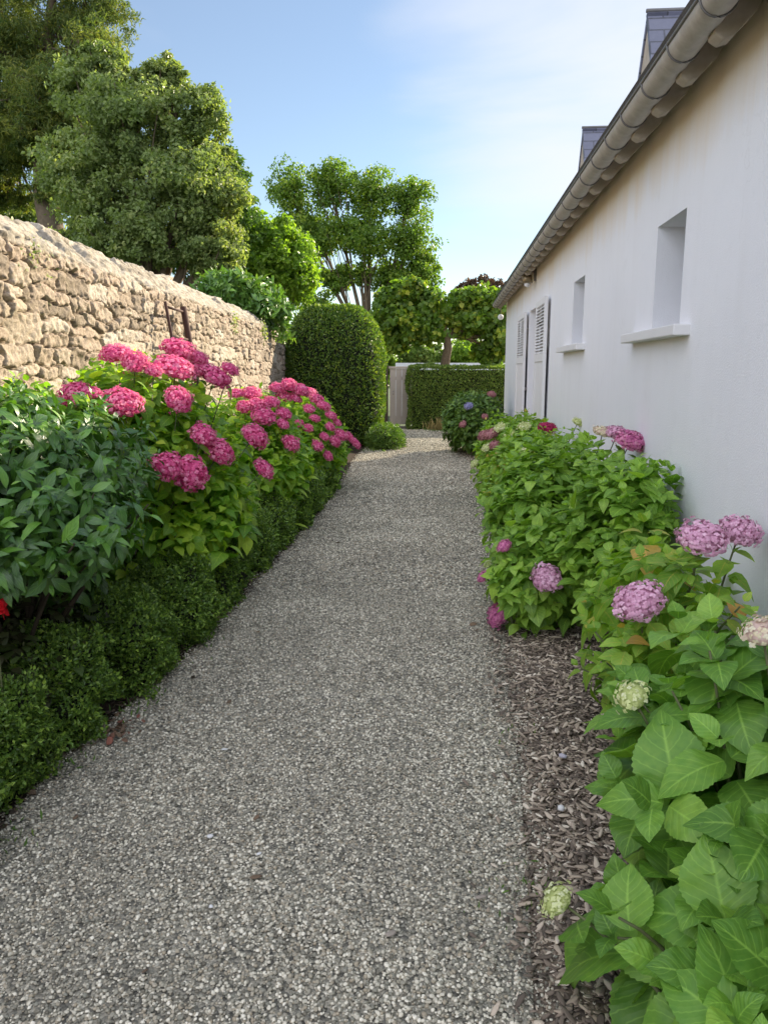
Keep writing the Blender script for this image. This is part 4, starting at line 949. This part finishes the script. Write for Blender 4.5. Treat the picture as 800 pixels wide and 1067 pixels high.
shrub('hydrangea', 'big dense light-green hydrangea in the middle of the right bed with pink heads', 'hydrangea',
      [((1.22, 5.1, .60), (.52, .8, .58)), ((.92, 4.6, .36), (.27, .38, .34)), ((1.36, 4.25, .66), (.34, .6, .47))],
      [(657, 460, .10, P_ROSE, False, 0), (643, 452, .07, P_MAUVE, False, 0), (628, 450, .06, P_CREAMP, False, 0), (569, 602, .078, P_MAUVE, False, 1), (518, 641, .068, P_ROSE, False, 1), (525, 569, .045, P_ROSE, False, 1), (503, 601, .036, P_ROSE, False, 1), (508, 588, .03, P_CREAM, True, 1)],
      M_HYD, .115, 740, TPL_MID, 'hydrangeas along the house', margin=.05, stems=40, lump=.16)
shrub('hydrangea', 'pale green hydrangea with cream buds and one crimson head below the shutters', 'hydrangea',
      [((1.56, 9.0, .56), (.48, 1.4, .56)), ((1.42, 7.4, .54), (.42, .7, .52))],
      [(570, 446, .09, P_CRIM, False, 1), (512, 452, .09, P_DUST, False, 0), (504, 454, .07, P_DUST, False, 0), (515, 464, .06, P_DUST, False, 0), (507, 467, .06, P_CREAM, True, 0), (495, 483, .06, P_CREAM, True, 0), (521, 446, .07, P_CREAM, True, 0), (531, 453, .06, P_CREAM, True, 0), (546, 445, .07, P_CREAM, True, 0), (547, 471, .05, P_CREAM, True, 1), (528, 507, .045, P_CRIM, False, 1), (541, 495, .05, P_CREAMP, True, 1), (602, 440, .06, P_CREAM, True, 1), (616, 446, .05, P_CRIM, False, 1)],
      M_HYDY, .115, 620, TPL_LO, 'hydrangeas along the house', margin=.08, stems=30, lump=.16)
shrub('hydrangea', 'dark green hydrangea with one blue head at the far corner of the house', 'hydrangea',
      [((1.78, 15.2, .62), (.62, 1.1, .62))],
      [(488, 423, .085, P_BLUE, False, 0), (512, 411, .085, P_DUST, False, 0), (482, 442, .07, P_DUST, False, 0), (505, 434, .06, P_DUST, False, 0)],
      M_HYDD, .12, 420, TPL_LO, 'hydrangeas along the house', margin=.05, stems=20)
# left-hand bed
H1 = [(120, 369, .085), (141, 378, .08), (186, 365, .095), (184, 384, .105), (210, 384, .08), (224, 393, .10), (160, 386, .05), (79, 411, .085), (97, 409, .045), (128, 420, .10), (186, 417, .085), (212, 453, .075), (229, 471, .09), (173, 486, .08), (198, 493, .105), (265, 455, .095), (275, 489, .075), (240, 385, .06), (205, 372, .07)]
shrub('hydrangea', 'tall hydrangea with large deep pink heads against the stone wall', 'hydrangea',
      [((-1.62, 5.0, .92), (.60, .8, .78)), ((-1.22, 5.25, .66), (.30, .75, .40))],
      [(u, v, r, P_PINK, False, 0) for u, v, r in H1], M_HYDL, .125, 620, TPL_MID, 'pink hydrangeas along the stone wall', margin=.08, stems=40, lump=.16)
H2 = [(262, 410, .09), (255, 424, .07), (275, 434, .1), (268, 422, .08), (289, 405, .08), (302, 402, .085), (313, 407, .085), (296, 431, .07), (295, 442, .06), (303, 462, .08), (283, 419, .07), (246, 410, .07), (296, 414, .08), (308, 415, .07)]
shrub('hydrangea', 'pink hydrangea in the middle of the left row behind the tallest one', 'hydrangea',
      [((-1.32, 7.6, .74), (.56, .95, .68))], [(u, v, r, P_PINK, False, 0) for u, v, r in H2], M_HYDL, .12, 520, TPL_LO, 'pink hydrangeas along the stone wall', margin=.08, stems=24)
H3 = [(322, 409, .09), (330, 416, .09), (337, 423, .09), (345, 433, .07), (322, 426, .07), (321, 446, .06), (331, 464, .07), (342, 475, .06), (338, 455, .06), (351, 440, .06), (355, 453, .085), (363, 455, .08), (370, 462, .08), (349, 460, .07), (328, 436, .06), (344, 445, .06), (311, 441, .06), (305, 455, .05)]
shrub('hydrangea', 'far pink hydrangea leaning over the gravel before the domed topiary', 'hydrangea',
      [((-1.12, 10.3, .64), (.60, 1.25, .66))], [(u, v, r, P_PINK, False, 0) for u, v, r in H3], M_HYDL, .12, 560, TPL_LO, 'pink hydrangeas along the stone wall', margin=.06, stems=24)
shrub('hydrangea', 'flowerless light-leaved hydrangea in the sun between the camellia and the stone wall', 'hydrangea', [((-1.95, 4.15, .95), (.30, .55, .62))], [], M_HYDL, .11, 150, TPL_MID, None, margin=.05, stems=12)
# camellia
def camellia():
    c = (-1.78, 3.45, 1.05); root = empty('camellia_bush', (c[0], c[1], 0)); tag(root, 'dark glossy-leaved camellia at the near end of the left bed', 'shrub')
    sets = []; tips = []
    for cc, rr_, n in (((-1.80, 3.5, 1.10), (.64, .95, .44), 520), ((-1.45, 3.2, .93), (.40, .55, .26), 150), ((-2.0, 2.6, 1.05), (.38, .5, .38), 110), ((-1.52, 3.6, .60), (.14, .2, .12), 12)):
        for sh, fr in (((.9, 1.05), 1), ((.6, .8), .6)):
            P, Nn, u = ell_points(int(n*fr), cc, rr_, .16, 3, -.55, sh)
            D = nrm(Nn*.9+np.array([0, 0, .15])+rng.normal(size=P.shape)*.35); k = between_walls(P, .06); P, D = P[k], D[k]; tips.append(P)
            sets += shoot_leaves(TPL_LONG, P, D, .105*(.75+.5*rng.random(len(P))), 4, .38, gap=.22, droop=.5)
    leaves_obj('foliage', M_CAM, root, sets)
    mb = MB(); T = np.concatenate(tips)
    for e in T[rng.choice(len(T), 40, replace=False)]:
        b_ = np.array([c[0]+random.uniform(-.08, .08), c[1]+random.uniform(-.08, .08), 0]); mid = (b_*.5+e*.5)+np.array([0, 0, .15]); t = np.linspace(0, 1, 7)[:, None]
        mb.tube((1-t)**2*b_+2*t*(1-t)*mid+t*t*e, np.linspace(.016, .004, 7), 6)
    mb.build('stems', M_TWIG, root, smooth=True, world=True)
camellia()
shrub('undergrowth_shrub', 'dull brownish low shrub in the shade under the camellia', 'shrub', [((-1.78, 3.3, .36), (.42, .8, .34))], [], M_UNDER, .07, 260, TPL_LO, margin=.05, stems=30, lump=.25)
# red bloom at the left edge
pr = at(-6, 630, 2.75); rr = empty('red_flower', (pr[0], pr[1], 0)); tag(rr, 'single bright red flower on a stem at the left edge of the photo', 'flower')
n = 34; th = rng.random(n)*6.28; D = np.stack([np.cos(th)*.7+.2, np.sin(th)*.7-.3, rng.uniform(-.6, .9, n)], 1)
leaves_obj('petals', P_RED, rr, [leaves_arr(TPL_PETAL, np.tile(pr, (n, 1)), D, rdir(n), .055+.02*rng.random(n), .9, .4, 0)])
MB().tube([(pr[0], pr[1], 0), tuple(pr)], .004, 6).build('stem', M_STEM, rr, world=True)
# box edging, one clipped mound after another
boxes = [((-1.66, 2.22, .16), (.22, .30, .22), 'box mound nearest the camera at the left edge'), ((-1.52, 2.72, .17), (.25, .28, .26), 'second clipped box mound from the camera, beside red fallen leaves'),
         ((-1.47, 3.22, .19), (.27, .26, .28), 'third box mound from the camera, before the dark gap'), ((-1.34, 3.85, .2), (.27, .34, .29), 'fourth box mound, broad and bright topped, below the camellia'),
         ((-1.27, 4.5, .21), (.27, .36, .31), 'fifth box mound, in front of the tall pink hydrangea'), ((-1.17, 5.2, .21), (.25, .36, .30), 'sixth box mound, ending at the gap before the far edging'),
         ((-1.05, 6.2, .2), (.22, .40, .27), 'seventh box mound, small and dark, low beside the path'), ((-.98, 7.0, .22), (.22, .42, .31), 'eighth box mound, squarely clipped beyond the gap'),
         ((-.9, 7.85, .22), (.22, .45, .31), 'ninth box mound, below the middle pink hydrangea'), ((-.83, 8.8, .22), (.22, .5, .29), 'tenth box mound, at the start of the far pink hydrangea'), ((-.75, 9.9, .2), (.22, .6, .27), 'last box mound in the row, under the far pink hydrangea')]
for i, (c, r, lab) in enumerate(boxes):
    dist = c[1]; sz = .016+.0016*dist
    r = (r[0], r[1]*.9, r[2]*.92); dx = lx(c[1]) - (c[0]+r[0]) + .02; c = (c[0]+dx, c[1], c[2]*.92)
    nn = int(24000*(.5 if dist > 5 else 1)*(.7 if dist > 8 else 1))
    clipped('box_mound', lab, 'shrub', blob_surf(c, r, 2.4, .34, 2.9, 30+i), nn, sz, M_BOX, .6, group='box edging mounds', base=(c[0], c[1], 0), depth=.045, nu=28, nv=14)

# ================================================================== LIGHT, SKY, CAMERA
SUN_EL, SUN_AZ = R(25), R(43)      # azimuth measured from +Y towards +X
sd_ = bpy.data.lights.new('Sun', 'SUN'); sd_.energy = 5.0; sd_.angle = R(.6); sd_.color = (1, .86, .66)
so = bpy.data.objects.new('Sun', sd_); COL.objects.link(so)
dv = Vector((math.sin(SUN_AZ)*math.cos(SUN_EL), math.cos(SUN_AZ)*math.cos(SUN_EL), math.sin(SUN_EL)))
so.rotation_euler = dv.to_track_quat('Z', 'Y').to_euler(); so.location = (30, 35, 25)
w = bpy.data.worlds.new('World'); SC.world = w; w.use_nodes = True; nt = w.node_tree; nt.nodes.clear()
sk = nt.nodes.new('ShaderNodeTexSky'); sk.sky_type = 'NISHITA'; sk.sun_disc = False; sk.sun_elevation = SUN_EL; sk.sun_rotation = SUN_AZ; sk.air_density = 1.0; sk.dust_density = .03; sk.ozone_density = 1.2
tcw = nt.nodes.new('ShaderNodeTexCoord').outputs['Generated']
def wdot(v):
    n = nt.nodes.new('ShaderNodeVectorMath'); n.operation = 'DOT_PRODUCT'; nt.links.new(tcw, n.inputs[0]); v = Vector(v).normalized(); n.inputs[1].default_value = v; return n.outputs['Value']
mpw = nt.nodes.new('ShaderNodeMapping'); mpw.inputs['Scale'].default_value = (1.6, 2.4, 5); mpw.inputs['Rotation'].default_value = (0, R(18), R(12)); nt.links.new(tcw, mpw.inputs[0])
cn = nt.nodes.new('ShaderNodeTexNoise'); cn.inputs['Scale'].default_value = 1.5; cn.inputs['Detail'].default_value = 6; cn.inputs['Roughness'].default_value = .5; cn.inputs['Distortion'].default_value = .4; nt.links.new(mpw.outputs[0], cn.inputs['Vector'])
c1 = tuple(ray(650, -10)); c2 = (-.5, -1, .7)
near = math_(nt, 'MULTIPLY', math_(nt, 'SUBTRACT', wdot(c1), .962), 11.0)
near = math_(nt, 'MAXIMUM', near, -.13)
back = math_(nt, 'MAXIMUM', math_(nt, 'MULTIPLY', math_(nt, 'ADD', wdot(c2), .05), .7), 0)  # unseen bright cloud added behind the camera to light the shade
fac = math_(nt, 'ADD', math_(nt, 'ADD', cn.outputs['Fac'], near), back)
mrw = nt.nodes.new('ShaderNodeMapRange'); mrw.interpolation_type = 'SMOOTHSTEP'; mrw.inputs[1].default_value = .5; mrw.inputs[2].default_value = .95; nt.links.new(fac, mrw.inputs[0])
SKS = .066
CLOUD_AND_FILL = mixc(nt, math_(nt, 'MINIMUM', math_(nt, 'MULTIPLY', back, 2.2), 1.0), (.375/SKS, .385/SKS, .42/SKS, 1), (.88/SKS, .92/SKS, 1.06/SKS, 1))  # cloud tone ahead, turning into the brighter added fill behind
skc = mixc(nt, math_(nt, 'MULTIPLY_ADD', mrw.outputs[0], .75, .11), sk.outputs[0], CLOUD_AND_FILL)
bg = nt.nodes.new('ShaderNodeBackground'); bg.inputs[1].default_value = SKS; nt.links.new(skc, bg.inputs[0])
ow = nt.nodes.new('ShaderNodeOutputWorld'); nt.links.new(bg.outputs[0], ow.inputs[0])

cd = bpy.data.cameras.new('Camera'); cd.sensor_fit = 'VERTICAL'; cd.sensor_height = 36; cd.lens = 36*FPX/1067; cd.clip_end = 3000; cd.clip_start = .05
co = bpy.data.objects.new('Camera', cd); COL.objects.link(co); co.location = tuple(CAM); co.rotation_euler = (R(90)-PITCH, 0, 0); SC.camera = co
SC.view_settings.view_transform = 'Standard'; SC.view_settings.look = 'None'; SC.view_settings.gamma = 1; SC.view_settings.exposure = 1.37
SC.render.engine = 'CYCLES'; SC.cycles.use_denoising = True; SC.cycles.max_bounces = 8; SC.cycles.diffuse_bounces = 4; SC.cycles.transmission_bounces = 4; SC.cycles.sample_clamp_indirect = 6
SC.render.threads_mode = 'AUTO'
